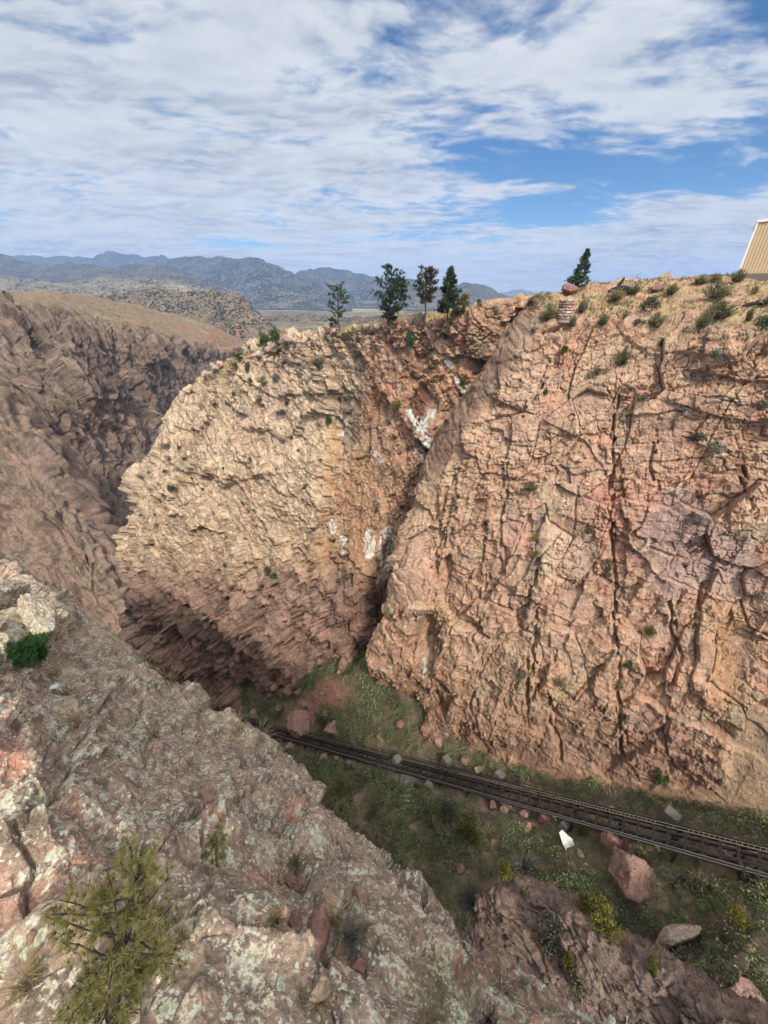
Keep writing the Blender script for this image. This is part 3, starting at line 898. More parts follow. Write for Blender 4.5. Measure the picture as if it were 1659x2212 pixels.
c = np.broadcast_to(lin(152, 128, 110), V.shape).copy()
c = mix(c, lin(186, 146, 124), sst(f2, .0, .4) * .6)
c = mix(c, lin(128, 120, 92), sst(f3 + .5 * (N[..., 2] - .4), .1, .4) * .5)
c = mix(c, lin(88, 74, 66), sst(fbm(J, (2.5, 8, 30), 272, 5), .02, .28) * .65)
c = mix(c, lin(110, 94, 84), sst(-f2, .1, .4) * .6)
o = mesh_from('canyon_wall', Vs.reshape(-1, 3), grid_faces(*V.shape[:2]), M['mid_rock'], c * ALB * .92)
tag(o, 'lichen streaked spur of the far wall dropping beside the headland', kind='structure')
keep('spur', Vs)
# ---- lichen covered rock of the near rim
def lichen_mat():
    m, nt, b = new_mat('lichen_rock', 0.95, 0.1)
    g = NB(nt)
    at = g.n('ShaderNodeAttribute', attribute_name='Col')
    P = g.n('ShaderNodeTexCoord').outputs['Object']
    wob = g.noise(P, 7, 3, .6)
    wv = g.n('ShaderNodeVectorMath', operation='MULTIPLY_ADD')
    g.l(wob.outputs['Color'], wv.inputs[0]); wv.inputs[1].default_value = (.16, .16, .16); g.l(P, wv.inputs[2])
    Q = wv.outputs[0]
    n0 = g.noise(P, .8, 6, .6); n1 = g.noise(P, 3.2, 8, .68); n2 = g.noise(P, 13, 6, .7); n3 = g.noise(P, 45, 3, .6)
    v = g.math('MULTIPLY', g.mapr(n1.outputs['Fac'], .28, .72, .58, 1.4), g.mapr(n2.outputs['Fac'], .3, .7, .62, 1.38))
    v = g.math('MULTIPLY', v, g.mapr(n3.outputs['Fac'], .3, .7, .75, 1.25))
    sc = g.n('ShaderNodeVectorMath', operation='SCALE')
    g.l(at.outputs['Color'], sc.inputs[0]); g.l(v, sc.inputs['Scale'])
    c = sc.outputs[0]
    # dark crustose film
    nd = g.noise(P, 2.1, 7, .7)
    c = g.mixc(g.mapr(nd.outputs['Fac'], .5, .64, 0, .6), c, (.085, .066, .058))
    # pale grey-green crusts: broad patches broken up into flakes
    reg = g.math('ADD', g.math('MULTIPLY', g.noise(P, 1.1, 5, .62).outputs['Fac'], .55), g.math('MULTIPLY', at.outputs['Alpha'], 0.0))
    fl = g.noise(Q, 6.5, 7, .74)
    f1 = g.math('ADD', g.math('MULTIPLY', fl.outputs['Fac'], .9), reg)
    a1 = g.mapr(f1, .76, .79, 0, .9)
    c = g.mixc(a1, c, g.mixc(g.mapr(n2.outputs['Fac'], .35, .65), lin(168, 162, 138), lin(224, 218, 192)))
    # round rosettes
    vo = g.voro(Q, 2.6)
    sepc = g.n('ShaderNodeSeparateColor'); g.l(vo.outputs['Color'], sepc.inputs[0])
    rad = g.mapr(sepc.outputs[0], .35, 1.0, 0.0, .36)
    ring = g.math('SUBTRACT', rad, vo.outputs['Distance'])
    edge = g.math('MULTIPLY', g.mapr(ring, .0, .02, 0, 1), g.mapr(ring, .04, .12, 1, .45))
    c = g.mixc(g.math('MULTIPLY', edge, .85), c, lin(192, 198, 168))
    # tiny bright flecks
    sp = g.voro(Q, 8)
    seps = g.n('ShaderNodeSeparateColor'); g.l(sp.outputs['Color'], seps.inputs[0])
    fleck = g.math('MULTIPLY', g.mapr(sp.outputs['Distance'], .34, .22, 0, 1), g.math('GREATER_THAN', seps.outputs[1], .60))
    c = g.mixc(g.math('MULTIPLY', fleck, .75), c, lin(216, 212, 196))
    g.l(c, b.inputs['Base Color'])
    h = g.math('ADD', g.math('MULTIPLY', n1.outputs['Fac'], 1.0), g.math('MULTIPLY', n2.outputs['Fac'], .35))
    h = g.math('ADD', h, g.math('MULTIPLY', nd.outputs['Fac'], .9))
    h = g.math('ADD', h, g.math('MULTIPLY', a1, .05))
    g.l(g.bump(h, .55, .2), b.inputs['Normal'])
    return m


M['lichen'] = lichen_mat()

fg_t = rbf([(-400, 1000, 66), (-120, 1090, 52), (0, 1155, 43), (100, 1226, 36.5), (200, 1320, 31), (333, 1420, 26), (432, 1490, 23), (553, 1572, 20), (619, 1632, 18), (719, 1735, 15.5),
            (845, 1835, 13), (939, 1886, 11.8), (1033, 1995, 10), (1173, 2102, 8.8), (1306, 2205, 7.9), (1450, 2330, 7.2), (1650, 2500, 6.6),
            (0, 1290, 19), (0, 1400, 13.5), (0, 1600, 9.5), (0, 1850, 7.2), (0, 2212, 5.3), (120, 1400, 16), (200, 1600, 11), (200, 1850, 7.6), (200, 2212, 5.4), (330, 1560, 16), (400, 1650, 13), (400, 1850, 8.7),
            (400, 2212, 5.6), (600, 1750, 12.6), (600, 1900, 9.1), (600, 2212, 5.9), (800, 1900, 10.6), (800, 2050, 7.9), (800, 2212, 6.3), (1000, 2080, 8.5), (1000, 2212, 6.9), (1200, 2212, 7.5),
            (-400, 1500, 13), (-400, 2212, 6), (-400, 2700, 4.2), (200, 2700, 4.2), (800, 2700, 4.6), (1400, 2750, 5.2), (-300, 1200, 36)])
E = np.array([(-420, 1000), (-250, 1050), (-120, 1092), (0, 1155), (100, 1226), (200, 1320), (267, 1372), (333, 1420), (393, 1452), (432, 1490), (509, 1548), (560, 1575), (592, 1594), (619, 1632), (679, 1693), (719, 1735), (785, 1790), (845, 1836),
              (882, 1840), (912, 1853), (939, 1886), (1003, 1960), (1033, 1995), (1106, 2040), (1173, 2102), (1246, 2159), (1306, 2205), (1450, 2330), (1680, 2520)], float)
Is = np.array([(-420, 1900), (-420, 2760), (1000, 2760)], float)


def resamp(P, n):
    s = np.r_[0, np.cumsum(np.linalg.norm(np.diff(P, axis=0), axis=1))]
    t = np.linspace(0, s[-1], n)
    return np.stack([np.interp(t, s, P[:, 0]), np.interp(t, s, P[:, 1])], -1)


nc, nr = 860, 560
Ed, In = resamp(E, nc), resamp(Is, nc)
w = np.linspace(0, 1, nr) ** 1.12
XY = Ed[None] * (1 - w)[:, None, None] + In[None] * w[:, None, None]
t = fg_t(XY[..., 0], XY[..., 1])
V = W(XY[..., 0], XY[..., 1], t)
# over the lip: the rock turns down into the gully
lip = V[0]
outw = np.array([.50, .86, 0])
ext = []
for k, (ho, dz) in enumerate([(.25, -.25), (.6, -.9), (.9, -1.9), (1.1, -3.2), (1.3, -5), (1.5, -7), (1.9, -10), (2.4, -14), (3, -19), (4, -26), (6, -36)]):
    s = np.clip(np.linalg.norm(lip, axis=-1, keepdims=True) / 15, .7, 2.6)
    ext.append(lip + outw * ho * s * np.clip(np.linalg.norm(lip, axis=-1, keepdims=True) / 22, .2, 1) + np.array([0, 0, 1.0]) * dz * s)
ext = np.stack(ext[::-1])
ext = crom(ext, [6] * (len(ext) - 1))
gap = np.stack([ext[-1] * (1 - q) + lip * q for q in (.34, .67)])
# up and behind the viewpoint: the slope climbs to the rim top
last = V[-1]
beh = []
for dy, z in [(-1.2, None), (-3.5, -3.6), (-6, -1.9), (-10, -1.5), (-22, -1.2), (-50, -.5)]:
    q = last.copy(); q[:, 1] += dy
    q[:, 0] += (q[:, 0] - q[:, 0].mean()) * (-dy) * .12
    q[:, 2] = q[:, 2] + 1.4 if z is None else z + .3 * np.minimum(0, -np.abs(q[:, 0]) * .05)
    beh.append(q)
V = np.concatenate([ext, gap, V, np.stack(beh)])
N = normals(V)
X, Y, dep = project(V)
nx = len(ext) + 2
J = axis_frame(V, 118, -28) + .35 * np.stack([fbm(V, 2.4, 301, 4), fbm(V, 2.4, 302, 4), fbm(V, 2.4, 303, 4)], -1)
A0, r0, e0 = blocks(J, (5.5, 3.2, 3.2), 311, .85)
A1, r1, e1 = blocks(J, (2.0, 1.1, 1.2), 312, .3)
A2, r2, e2 = blocks(J, (.7, .42, .45), 313, .35)
A3, r3, e3 = blocks(J, (.25, .17, .18), 314, .3)
ds = np.clip(np.linalg.norm(V, axis=-1) / 12, .55, 1.35)
lay = fbm(J, (6, .9, .9), 321, 4, True)
bulge = fbm(V, 3.2, 322, 4); b2 = fbm(V, 1.0, 323, 5); b3 = fbm(V, .32, 324, 4)
disp = .22 * A0 + .11 * A1 + .04 * A2 * sst(bulge, -.1, .5) + .012 * A3 + .30 * bulge + .16 * lay + .07 * b2 + .03 * b3
disp -= .16 * sst(e0, .03, 0) + .07 * sst(e1, .03, 0) * (r1 > .6)
disp *= ds
disp -= .046 * np.linalg.norm(lip, axis=-1)[None, :] * np.exp(-((np.arange(V.shape[0]) - nx) / 110.0)**2)[:, None]
wig = 7 * fbm(V, .8, 377, 3)
wg = blocks(J, (.9, .6, .6), 378, .9, .9, .5)
wig = 6 * (wg[1] - .5) * 2 + 4 * fbm(V, 1.2, 377, 3)
for pts, wd, d in [([(0, 1816), (60, 1766), (100, 1736), (140, 1699)], 9, .45), ([(140, 1700), (187, 1719), (253, 1779), (320, 1819), (333, 1846)], 6, .25), ([(333, 1842), (417, 1789), (467, 1769)], 6, .22), ([(553, 1959), (636, 2059), (753, 2152), (775, 2190)], 6, .35),
                   ([(700, 2059), (740, 1979), (753, 1932)], 9, .35), ([(435, 1753), (500, 1723), (575, 1718)], 4, .2), ([(380, 1663), (415, 1680), (450, 1690)], 5, .25), ([(950, 2009), (983, 2039), (1020, 2092), (1070, 2180)], 9, .55), ([(806, 1919), (860, 1975), (900, 2010)], 5, .25),
                   ([(440, 1998), (540, 2040), (635, 2073)], 6, .25), ([(215, 1395), (232, 1408)], 9, .5), ([(145, 1438), (240, 1433), (300, 1473)], 4, .15), ([(170, 1590), (180, 1550), (200, 1530)], 9, .25), ([(640, 1590), (700, 1700)], 4, .2), ([(0, 1250), (90, 1290), (200, 1370), (330, 1460)], 4, .25), ([(0, 1205), (110, 1270), (240, 1370)], 4, .25)]:
    disp -= d * np.exp(-((pdist(X + wig, Y, pts) / wd)**4)) * (dep > 1)
for pts, reach, amp in [([(140, 1699), (60, 1766), (0, 1816)], 80, .4), ([(333, 1846), (253, 1779), (140, 1702)], 60, -.3), ([(467, 1769), (333, 1842)], 50, .3), ([(575, 1718), (500, 1723), (435, 1753)], 40, .22), ([(775, 2190), (636, 2059), (553, 1959)], 70, .3), ([(300, 1473), (240, 1433), (145, 1438)], 60, .25),
                        ([(635, 2073), (440, 1998)], 40, .25), ([(450, 1690), (380, 1663)], 50, .25), ([(1070, 2180), (983, 2039), (950, 2009)], 60, -.35), ([(330, 1460), (90, 1290), (0, 1250)], 40, .3), ([(700, 1735), (600, 1650), (520, 1600)], 50, .2), ([(900, 1900), (830, 1890), (760, 1850)], 40, .2)]:
    disp += amp * ledge(X + wig, Y + wig, pts, reach, 4) * (dep > 1)
disp += .30 * A0 * np.exp(-((np.arange(V.shape[0]) - nx) / 40.0)**2)[:, None]
for cx, cy, rx, ry, d in [(95, 1318, 95, 42, .9), (590, 1800, 70, 40, .35), (470, 1790, 60, 50, .3), (700, 1770, 60, 26, .4), (520, 1680, 70, 30, .3), (150, 2050, 90, 70, .3), (260, 1480, 90, 40, .3)]:
    disp += d * np.exp(-(((X - cx) / rx)**2 + ((Y - cy) / ry)**2)**1.5) * (dep > 1)
fade = np.ones(V.shape[:2]); fade[nx - 2:nx + 1] *= .8
Vg = V + N * (disp * fade)[..., None]
f1 = fbm(V, 2.2, 351, 5); f2 = fbm(V, .7, 352, 5); f3 = fbm(V, 5, 353, 3)
c = np.broadcast_to(lin(180, 158, 140), V.shape).copy()
c = mix(c, lin(158, 142, 128), sst(f1, -.1, .25))
c = mix(c, lin(180, 146, 128), sst(f3 + .5 * f2, .12, .4) * .8)
c = mix(c, lin(196, 180, 156), sst(f2 - f1 * .5, .2, .5) * .5)
for pts, wd, s in [([(0, 1490), (40, 1560), (30, 1660)], 52, .9), ([(635, 1710), (660, 1730), (693, 1762)], 24, 1), ([(540, 1640), (520, 1680)], 10, .6), ([(553, 2022), (636, 2062)], 18, .8),
                   ([(700, 1970), (690, 2030)], 26, .9), ([(560, 1870), (600, 1900)], 34, .7), ([(90, 1745), (150, 1710), (220, 1760)], 16, .6), ([(1000, 1930), (1080, 2010), (1150, 2090)], 20, .7), ([(445, 1780), (460, 1800)], 24, .8),
                   ([(1130, 2130), (1200, 2200)], 26, .8), ([(740, 2030), (735, 2090)], 24, .9), ([(100, 1345), (140, 1340)], 24, .9)]:
    c = mix(c, lin(196, 150, 130), sst(pdist(X + 2.2 * wig, Y, pts) + 16 * f2, wd, wd * .45) * s * (dep > 1))
c = mix(c, lin(206, 190, 152), np.exp(-(((X - 70) / 90)**2 + ((Y - 1300) / 30)**2)) * .8 * (dep > 1))
c = mix(c, lin(112, 104, 88), (r2 < .2) * .4)
c *= (1 + .14 * fbm(V, .3, 354, 4))[..., None] * np.array([.97, .92, .84])
o = mesh_from('rock_slope', Vg.reshape(-1, 3), grid_faces(*V.shape[:2]), M['lichen'], c * ALB)
tag(o, 'grey lichen covered rock slope of the near rim falling away below the viewpoint', kind='structure')
keep('fg', Vg[nx:])

# ---- floor of the gully
fl_t = rbf([(1900, 1930, 31), (1659, 1845, 36.6), (1659, 1950, 31.5), (1659, 2212, 25), (1950, 2350, 21), (1400, 1780, 44.5), (1400, 1950, 36.8), (1400, 2212, 29), (1200, 1705, 52.8), (1200, 1850, 44), (1200, 2000, 37.8), (1200, 2300, 30),
            (1000, 1650, 60.5), (1000, 1800, 51.5), (1000, 2000, 42.5), (1000, 2300, 35), (900, 1600, 66.5), (900, 1850, 50.5), (800, 1500, 81), (800, 1650, 68.5), (800, 1800, 57.5), (700, 1490, 94), (700, 1608, 86.6), (700, 1750, 66),
            (850, 1400, 90), (780, 1430, 88), (800, 1465, 75), (850, 1485, 73), (890, 1515, 71), (905, 1565, 69), (560, 1500, 114), (560, 1572, 110.5), (560, 1700, 82), (430, 1480, 129), (430, 1560, 122), (330, 1450, 137), (300, 1600, 120), (1280, 2060, 37), (1120, 2090, 40)])
gx = np.linspace(300, 1980, 520); gy = np.linspace(1400, 2400, 420)
X0, Y0 = np.meshgrid(gx, gy)
V = W(X0, Y0, fl_t(X0, Y0))
N = normals(V)
A1, r1, e1 = blocks(V + .4 * np.stack([fbm(V, 2, 401, 3)] * 3, -1), (2.6, 2.6, 2.2), 411, .3)
A2, r2, e2 = blocks(V, (.9, .9, .8), 412, .3)
disp = .9 * fbm(V, 9, 421, 4) + .35 * fbm(V, 2.4, 422, 4) + .30 * np.maximum(A1, -.2) * (r1 > .5) + .20 * A2 * (r2 > .55)
Vl = V + N * disp[..., None]
# bed of the railway: the ground is cut down below the track
Ra, La = W(1659, 1864, 34.6), W(557, 1569, 109)
ax_ = (La - Ra) / np.linalg.norm(La - Ra)
al = (Vl - Ra) @ ax_
axis_z = Ra[2] + al * ax_[2]
hd = np.abs((Vl[..., 0] - Ra[0] - al * ax_[0]) * ax_[1] - (Vl[..., 1] - Ra[1] - al * ax_[1]) * ax_[0]) / math.hypot(ax_[0], ax_[1])
lim = axis_z - 1.7 + np.maximum(0, hd - 2.2) * np.where((Vl[..., 0] - Ra[0] - al * ax_[0]) * .6 + (Vl[..., 1] - Ra[1] - al * ax_[1]) * .8 > 0, 1.3, .55)
Vl[..., 2] = np.where(hd < 9, np.minimum(Vl[..., 2], lim), Vl[..., 2])
f1 = fbm(V, 7, 451, 5); f2 = fbm(V, 1.6, 452, 4)
c = np.broadcast_to(lin(128, 118, 94), V.shape).copy()
c = mix(c, lin(176, 144, 126), (r2 > .78) * .7)
c = mix(c, lin(184, 150, 134), (r1 > .85) * .6)
c = mix(c, lin(112, 106, 78), sst(f1 + .5 * f2, -.1, .3) * .7)
scree = sst(pdist(X0 + 25 * f2, Y0, [(625, 1570), (680, 1520), (720, 1490)]), 48, 18)
c = mix(c, lin(184, 138, 118), scree * .9)
o = mesh_from('gully_floor', Vl.reshape(-1, 3), grid_faces(*V.shape[:2]), M['floor'], c * ALB)
tag(o, 'stony floor of the gully under brush', kind='structure')
keep('floor', Vl)
FLOOR_N = N.reshape(-1, 3); FLOOR_SCREE = scree.ravel()

# ---- rock rib that rises out of the gully floor in front of the brush
cr = [(1035, 1950, 36), (1085, 1930, 34.5), (1175, 1945, 32), (1240, 1990, 29.5), (1300, 2040, 27.5), (1360, 2090, 26), (1440, 2112, 24.5), (1500, 2150, 23), (1570, 2200, 21.5), (1680, 2270, 19.5), (1850, 2380, 17)]
b0 = np.array([W(*p) for p in cr])
rows = [b0 + np.array([1.6, 2.6, -5]), b0 + np.array([.9, 1.3, -1.4]), b0, b0 + np.array([-.5, -.7, -.7]), b0 + np.array([-1.2, -1.6, -2.0]), b0 + np.array([-1.7, -2.4, -4.5]), b0 + np.array([-2.2, -3.2, -8])]
V = crom(crom(np.array(rows), [16, 20, 30, 40, 40, 20]).transpose(1, 0, 2), [24] * (len(cr) - 1))
V = V.transpose(1, 0, 2)
N = normals(V); X, Y, dep = project(V)
J = axis_frame(V, 130, -18) + .5 * np.stack([fbm(V, 3, 461, 3), fbm(V, 3, 462, 3), fbm(V, 3, 463, 3)], -1)
A0, r0, e0 = blocks(J, (4, 1.6, 2), 464, .4); A1, r1, e1 = blocks(J, (1.5, .7, .8), 465, .4); A2, r2, e2 = blocks(J, (.5, .35, .4), 466, .4)
disp = .26 * A0 + .13 * A1 + .07 * A2 + .5 * fbm(V, 4, 467, 4) - .2 * sst(e0, .04, 0) + .3 * fbm(J, (4, .8, .8), 468, 4, True)
Vr = V + N * disp[..., None]
f1 = fbm(V, 3, 471, 5); f2 = fbm(J, (3, .8, .8), 472, 4)
c = np.broadcast_to(lin(158, 136, 122), V.shape).copy()
c = mix(c, lin(178, 146, 130), sst(f1, .0, .3) * .7)
c = mix(c, lin(132, 122, 102), sst(f2, .0, .3) * .6)
c = mix(c, lin(104, 84, 74), sst(-f2 - .4 * f1, .1, .4) * .7)
o = mesh_from('rock_rib', Vr.reshape(-1, 3), grid_faces(*V.shape[:2]), M['near_rock'], c * ALB)
tag(o, 'layered rock rib running out of the gully brush at the foot of the slope', kind='structure')
keep('rib', Vr)

# ---- distance: juniper mesa, valley floor, mountain ranges
def range_strip(name, sil, drop, label, amp, seed, colf, mat, toe=0.85, back=.15, nrow=90, per=None):
    """a ridge whose crest runs through sil (X, Y, distance) and falls toward us to the level z = drop"""
    cr = np.array([W(*p) for p in sil])
    f = cr.copy(); f[:, :2] *= toe; f[:, 2] = drop
    m1 = cr * .62 + f * .38; m1[:, 2] -= .06 * (cr[:, 2] - drop)
    m2 = cr * .28 + f * .72; m2[:, 2] -= .08 * (cr[:, 2] - drop)
    bk = cr.copy(); bk[:, :2] *= 1 + back; bk[:, 2] = drop
    h = cr.copy(); h[:, :2] *= 1 + back * .25; h[:, 2] -= .10 * (cr[:, 2] - drop)
    A = np.array([bk, h, cr, m1, m2, f])
    V = crom(crom(A, [5, 8, nrow // 3, nrow // 3, nrow // 3]).transpose(1, 0, 2), [per or 22] * (len(sil) - 1)).transpose(1, 0, 2)
    N = normals(V)
    hgt = np.clip((V[..., 2] - drop) / max(1.0, (cr[:, 2].max() - drop)), 0, 1)
    rel = sst(hgt, 0, .25)
    d = (amp * (-.22 + fbm(V * [1, 1, .35], amp * 5.5, seed, 6, True, .55)) + .5 * amp * fbm(V, amp * 3, seed + 9, 5)) * rel
    nn = N * .55 + np.array([0, 0, .5])
    V2 = V + nn * d[..., None]
    c = colf(V, hgt, N, seed)
    o = mesh_from(name, V2.reshape(-1, 3), grid_faces(*V.shape[:2]), mat, c)
    tag(o, label, kind='structure')
    return o, V2


def hill_mat(name, cell, dens, tree=(.020, .030, .018)):
    """pale dry ground dotted with dark conifers"""
    m, nt, b = new_mat(name, 1.0, 0.0)
    g = NB(nt)
    at = g.n('ShaderNodeAttribute', attribute_name='Col')
    P = g.n('ShaderNodeTexCoord').outputs['Object']
    vo = g.voro(g.mapping(P, (1, 1, .6)), 1.0 / cell)
    n = g.noise(P, .12 / cell, 6, .65)
    thr = g.mapr(n.outputs['Fac'], .35, .65, dens - .22, dens + .22)
    f = g.mapr(g.math('SUBTRACT', thr, vo.outputs['Distance']), -.04, .05, 0, 1)
    n2 = g.noise(P, .5 / cell, 6, .7)
    sc = g.n('ShaderNodeVectorMath', operation='SCALE')
    g.l(at.outputs['Color'], sc.inputs[0]); g.l(g.mapr(n2.outputs['Fac'], .3, .7, .7, 1.3), sc.inputs['Scale'])
    g.l(g.mixc(g.math('MULTIPLY', f, .92), sc.outputs[0], tree), b.inputs['Base Color'])
    h = g.math('ADD', g.math('MULTIPLY', f, .6), g.math('MULTIPLY', n2.outputs['Fac'], 1.5))
    g.l(g.bump(h, .8, cell * .6), b.inputs['Normal'])
    return m


M['juniper'] = hill_mat('juniper_hill', 9.0, .42)
M['forest'] = hill_mat('forested_mountain', 34.0, .50, (.016, .024, .016))
M['sparse'] = hill_mat('dotted_foothill', 16.0, .40, (.02, .028, .018))


def col_mesa(V, h, N, s):
    f1 = fbm(V, 120, s, 5); f2 = fbm(V, 26, s + 1, 4)
    c = np.broadcast_to(lin(140, 124, 104), V.shape).copy()
    c = mix(c, lin(176, 128, 104), sst(f1 + .5 * f2, .1, .35) * .7)
    c = mix(c, lin(104, 98, 84), sst(f2, .0, .4) * .6)
    return c * .62


def col_mtn(V, h, N, s):
    f1 = fbm(V, 600, s, 5); f2 = fbm(V, 170, s + 1, 5)
    c = np.broadcast_to(lin(112, 106, 96), V.shape).copy()
    c = mix(c, lin(150, 140, 120), sst(f1 + .4 * f2 - .6 * (h - .35), .0, .5) * .7)
    c = mix(c, lin(80, 82, 72), sst(f2 + .5 * (h - .4), .0, .35) * .7)
    return c * .62


def col_pale(V, h, N, s):
    f1 = fbm(V, 400, s, 5); f2 = fbm(V, 90, s + 1, 5)
    c = np.broadcast_to(lin(178, 164, 136), V.shape).copy()
    c = mix(c, lin(206, 194, 162), sst(f1, .0, .4) * .8)
    c = mix(c, lin(128, 118, 100), sst(f2, .05, .4) * .6)
    return c * .42


ZV = -100.0
_, mesa1 = range_strip('mesa', [(150, 665, 1050), (225, 652, 1150), (280, 643, 1280), (330, 634, 1350), (380, 641, 1350), (440, 643, 1320), (490, 643, 1250), (530, 655, 1200), (560, 690, 1150), (600, 722, 1100), (650, 742, 1060)],
                       -170, 'dark juniper dotted mesa behind the grassy plateau', 22, 511, col_mesa, M['juniper'], .62, .25, 120, 26)
_, mesa2 = range_strip('mesa', [(520, 700, 1900), (580, 690, 2000), (640, 684, 2050), (720, 690, 2000), (800, 692, 1900), (900, 690, 1800), (1000, 694, 1700), (1150, 700, 1600)],
                       -260, 'low broken juniper benches beyond the headland pines', 18, 521, col_mesa, M['juniper'], .5, .2, 120, 24)
range_strip('foothill', [(-260, 590, 5200), (-120, 560, 5200), (0, 555, 5000), (50, 575, 4900), (95, 588, 4800), (150, 583, 4700), (235, 590, 4600), (300, 583, 4500), (345, 587, 4400), (385, 594, 4300), (425, 612, 4150), (475, 638, 4000), (530, 655, 3900)],
            ZV, 'grey foothills dotted with trees below the blue ranges', 110, 531, col_mtn, M['sparse'], .62, .2, 120, 26)
range_strip('foothill', [(-200, 622, 3300), (0, 606, 3300), (80, 612, 3200), (160, 622, 3100), (230, 612, 3100), (290, 608, 3100), (340, 616, 3000), (400, 622, 3000), (450, 636, 2900), (520, 652, 2900)],
            ZV, 'pale lower foothills with scattered junipers', 60, 541, col_pale, M['sparse'], .66, .2, 90, 26)
range_strip('mountain_range', [(330, 600, 6800), (372, 575, 6600), (415, 570, 6500), (465, 570, 6400), (510, 570, 6300), (550, 567, 6200), (585, 575, 6100), (620, 592, 6000), (655, 608, 5900), (690, 626, 5800), (720, 642, 5700), (760, 655, 5600)],
            ZV, 'broad blue mountain with a long slope falling to the valley', 150, 551, col_mtn, M['forest'], .62, .2, 130, 26)
range_strip('mountain_range', [(-250, 560, 8800), (-100, 572, 8800), (40, 566, 8800), (100, 566, 8700), (160, 562, 8700), (210, 562, 8600), (250, 559, 8600), (285, 565, 8600), (345, 562, 8500), (372, 574, 8500), (420, 590, 8400), (480, 610, 8400)],
            ZV, 'long blue range along the horizon at the edge of the sky', 170, 561, col_mtn, M['forest'], .6, .2, 100, 24)
range_strip('mountain_range', [(600, 640, 7400), (640, 604, 7400), (672, 594, 7400), (705, 591, 7300), (735, 594, 7300), (770, 602, 7200), (810, 611, 7100), (845, 620, 7000), (880, 632, 6900), (930, 640, 6800)],
            ZV, 'second blue mountain behind the rim pines', 140, 571, col_mtn, M['forest'], .6, .2, 110, 24)
range_strip('mountain_range', [(620, 610, 12500), (660, 596, 12500), (690, 598, 12500), (730, 590, 12500), (760, 596, 12500), (800, 606, 12500), (850, 620, 12500)],
            ZV, 'faint far range peeping over the blue mountain', 160, 581, col_pale, M['forest'], .7, .1, 60, 24)
range_strip('mountain_range', [(820, 640, 5400), (850, 622, 5400), (877, 614, 5300), (905, 620, 5200), (945, 634, 5200), (975, 627, 5100), (1000, 622, 5000), (1035, 621, 5000), (1055, 632, 4900), (1075, 645, 4900), (1110, 660, 4900)],
            ZV, 'rounded brown mountain right behind the rim trees', 100, 591, col_mtn, M['sparse'], .66, .2, 100, 22)
range_strip('mountain_range', [(1040, 645, 12000), (1080, 640, 12000), (1108, 633, 12000), (1130, 631, 12000), (1155, 638, 12000), (1200, 636, 12000), (1260, 646, 12000)],
            ZV, 'faint pale peaks low on the horizon', 130, 595, col_pale, M['forest'], .75, .1, 60, 22)
# the valley floor, one sheet out to the horizon
ys = np.r_[np.linspace(760, 4000, 60), np.linspace(4200, 14500, 30)]
xs = np.linspace(-1.15, 1.15, 90)
V = np.stack([xs[None, :] * (ys[:, None] + 1500), np.repeat(ys[:, None], 90, 1), np.full((len(ys), 90), ZV - 6.0)], -1)
V[..., 2] += 9 * fbm(V, 500, 601, 4) - 30 * sst(V[..., 1], 1500, 760)
f1 = fbm(V * [.35, 1, 1], 700, 602, 4); f2 = fbm(V * [.3, 1, 1], 180, 603, 4)
c = np.broadcast_to(lin(150, 138, 112), V.shape).copy()
c = mix(c, lin(214, 200, 160), sst(f1 + .5 * f2 + (V[..., 1] - 3000) / 4000, .0, .4) * .8)
c = mix(c, lin(110, 108, 84), sst(f2 - f1, .05, .3) * .7)
o = mesh_from('valley_floor', V.reshape(-1, 3), grid_faces(*V.shape[:2]), M['sparse'], c * .75)
tag(o, 'pale flat valley floor below the mountains', kind='structure')
# ground behind the viewpoint and beyond the cliffs
V = np.array([[-15000, -15000, -420], [15000, -15000, -420], [15000, 15000, -420], [-15000, 15000, -420]], float)
o = mesh_from('ground', V, np.array([[0, 1, 2, 3]]), M['hill'], np.broadcast_to(lin(140, 120, 96) * .7, V.shape))
tag(o, 'ground under the gorge', kind='structure')

# ---- the air
hz = new_mat('haze_air')[0]
nt = hz.node_tree
nt.nodes.remove(nt.nodes['Principled BSDF'])
pv = nt.nodes.new('ShaderNodeVolumePrincipled')
pv.inputs['Color'].default_value = (.42, .62, 1.0, 1)
pv.inputs['Density'].default_value = 6.0e-5
nt.links.new(pv.outputs[0], nt.nodes['Material Output'].inputs['Volume'])
hz.cycles.homogeneous_volume = True
x, y0, y1, z0, z1 = 15500, -15500, 15500, -425, 900
V = np.array([[sx_ * x, yy, zz_] for zz_ in (z0, z1) for yy in (y0, y1) for sx_ in (-1, 1)], float)
F = np.array([[0, 2, 3, 1], [4, 5, 7, 6], [0, 1, 5, 4], [2, 6, 7, 3], [0, 4, 6, 2], [1, 3, 7, 5]])
haze = mesh_from('haze', V, F, hz, smooth=False)
tag(haze, 'thin blue haze over the valley', kind='stuff')
# ------------------------------------------------------------------ plant building
def unit(v):
    return v / (np.linalg.norm(v, axis=-1, keepdims=True) + 1e-9)


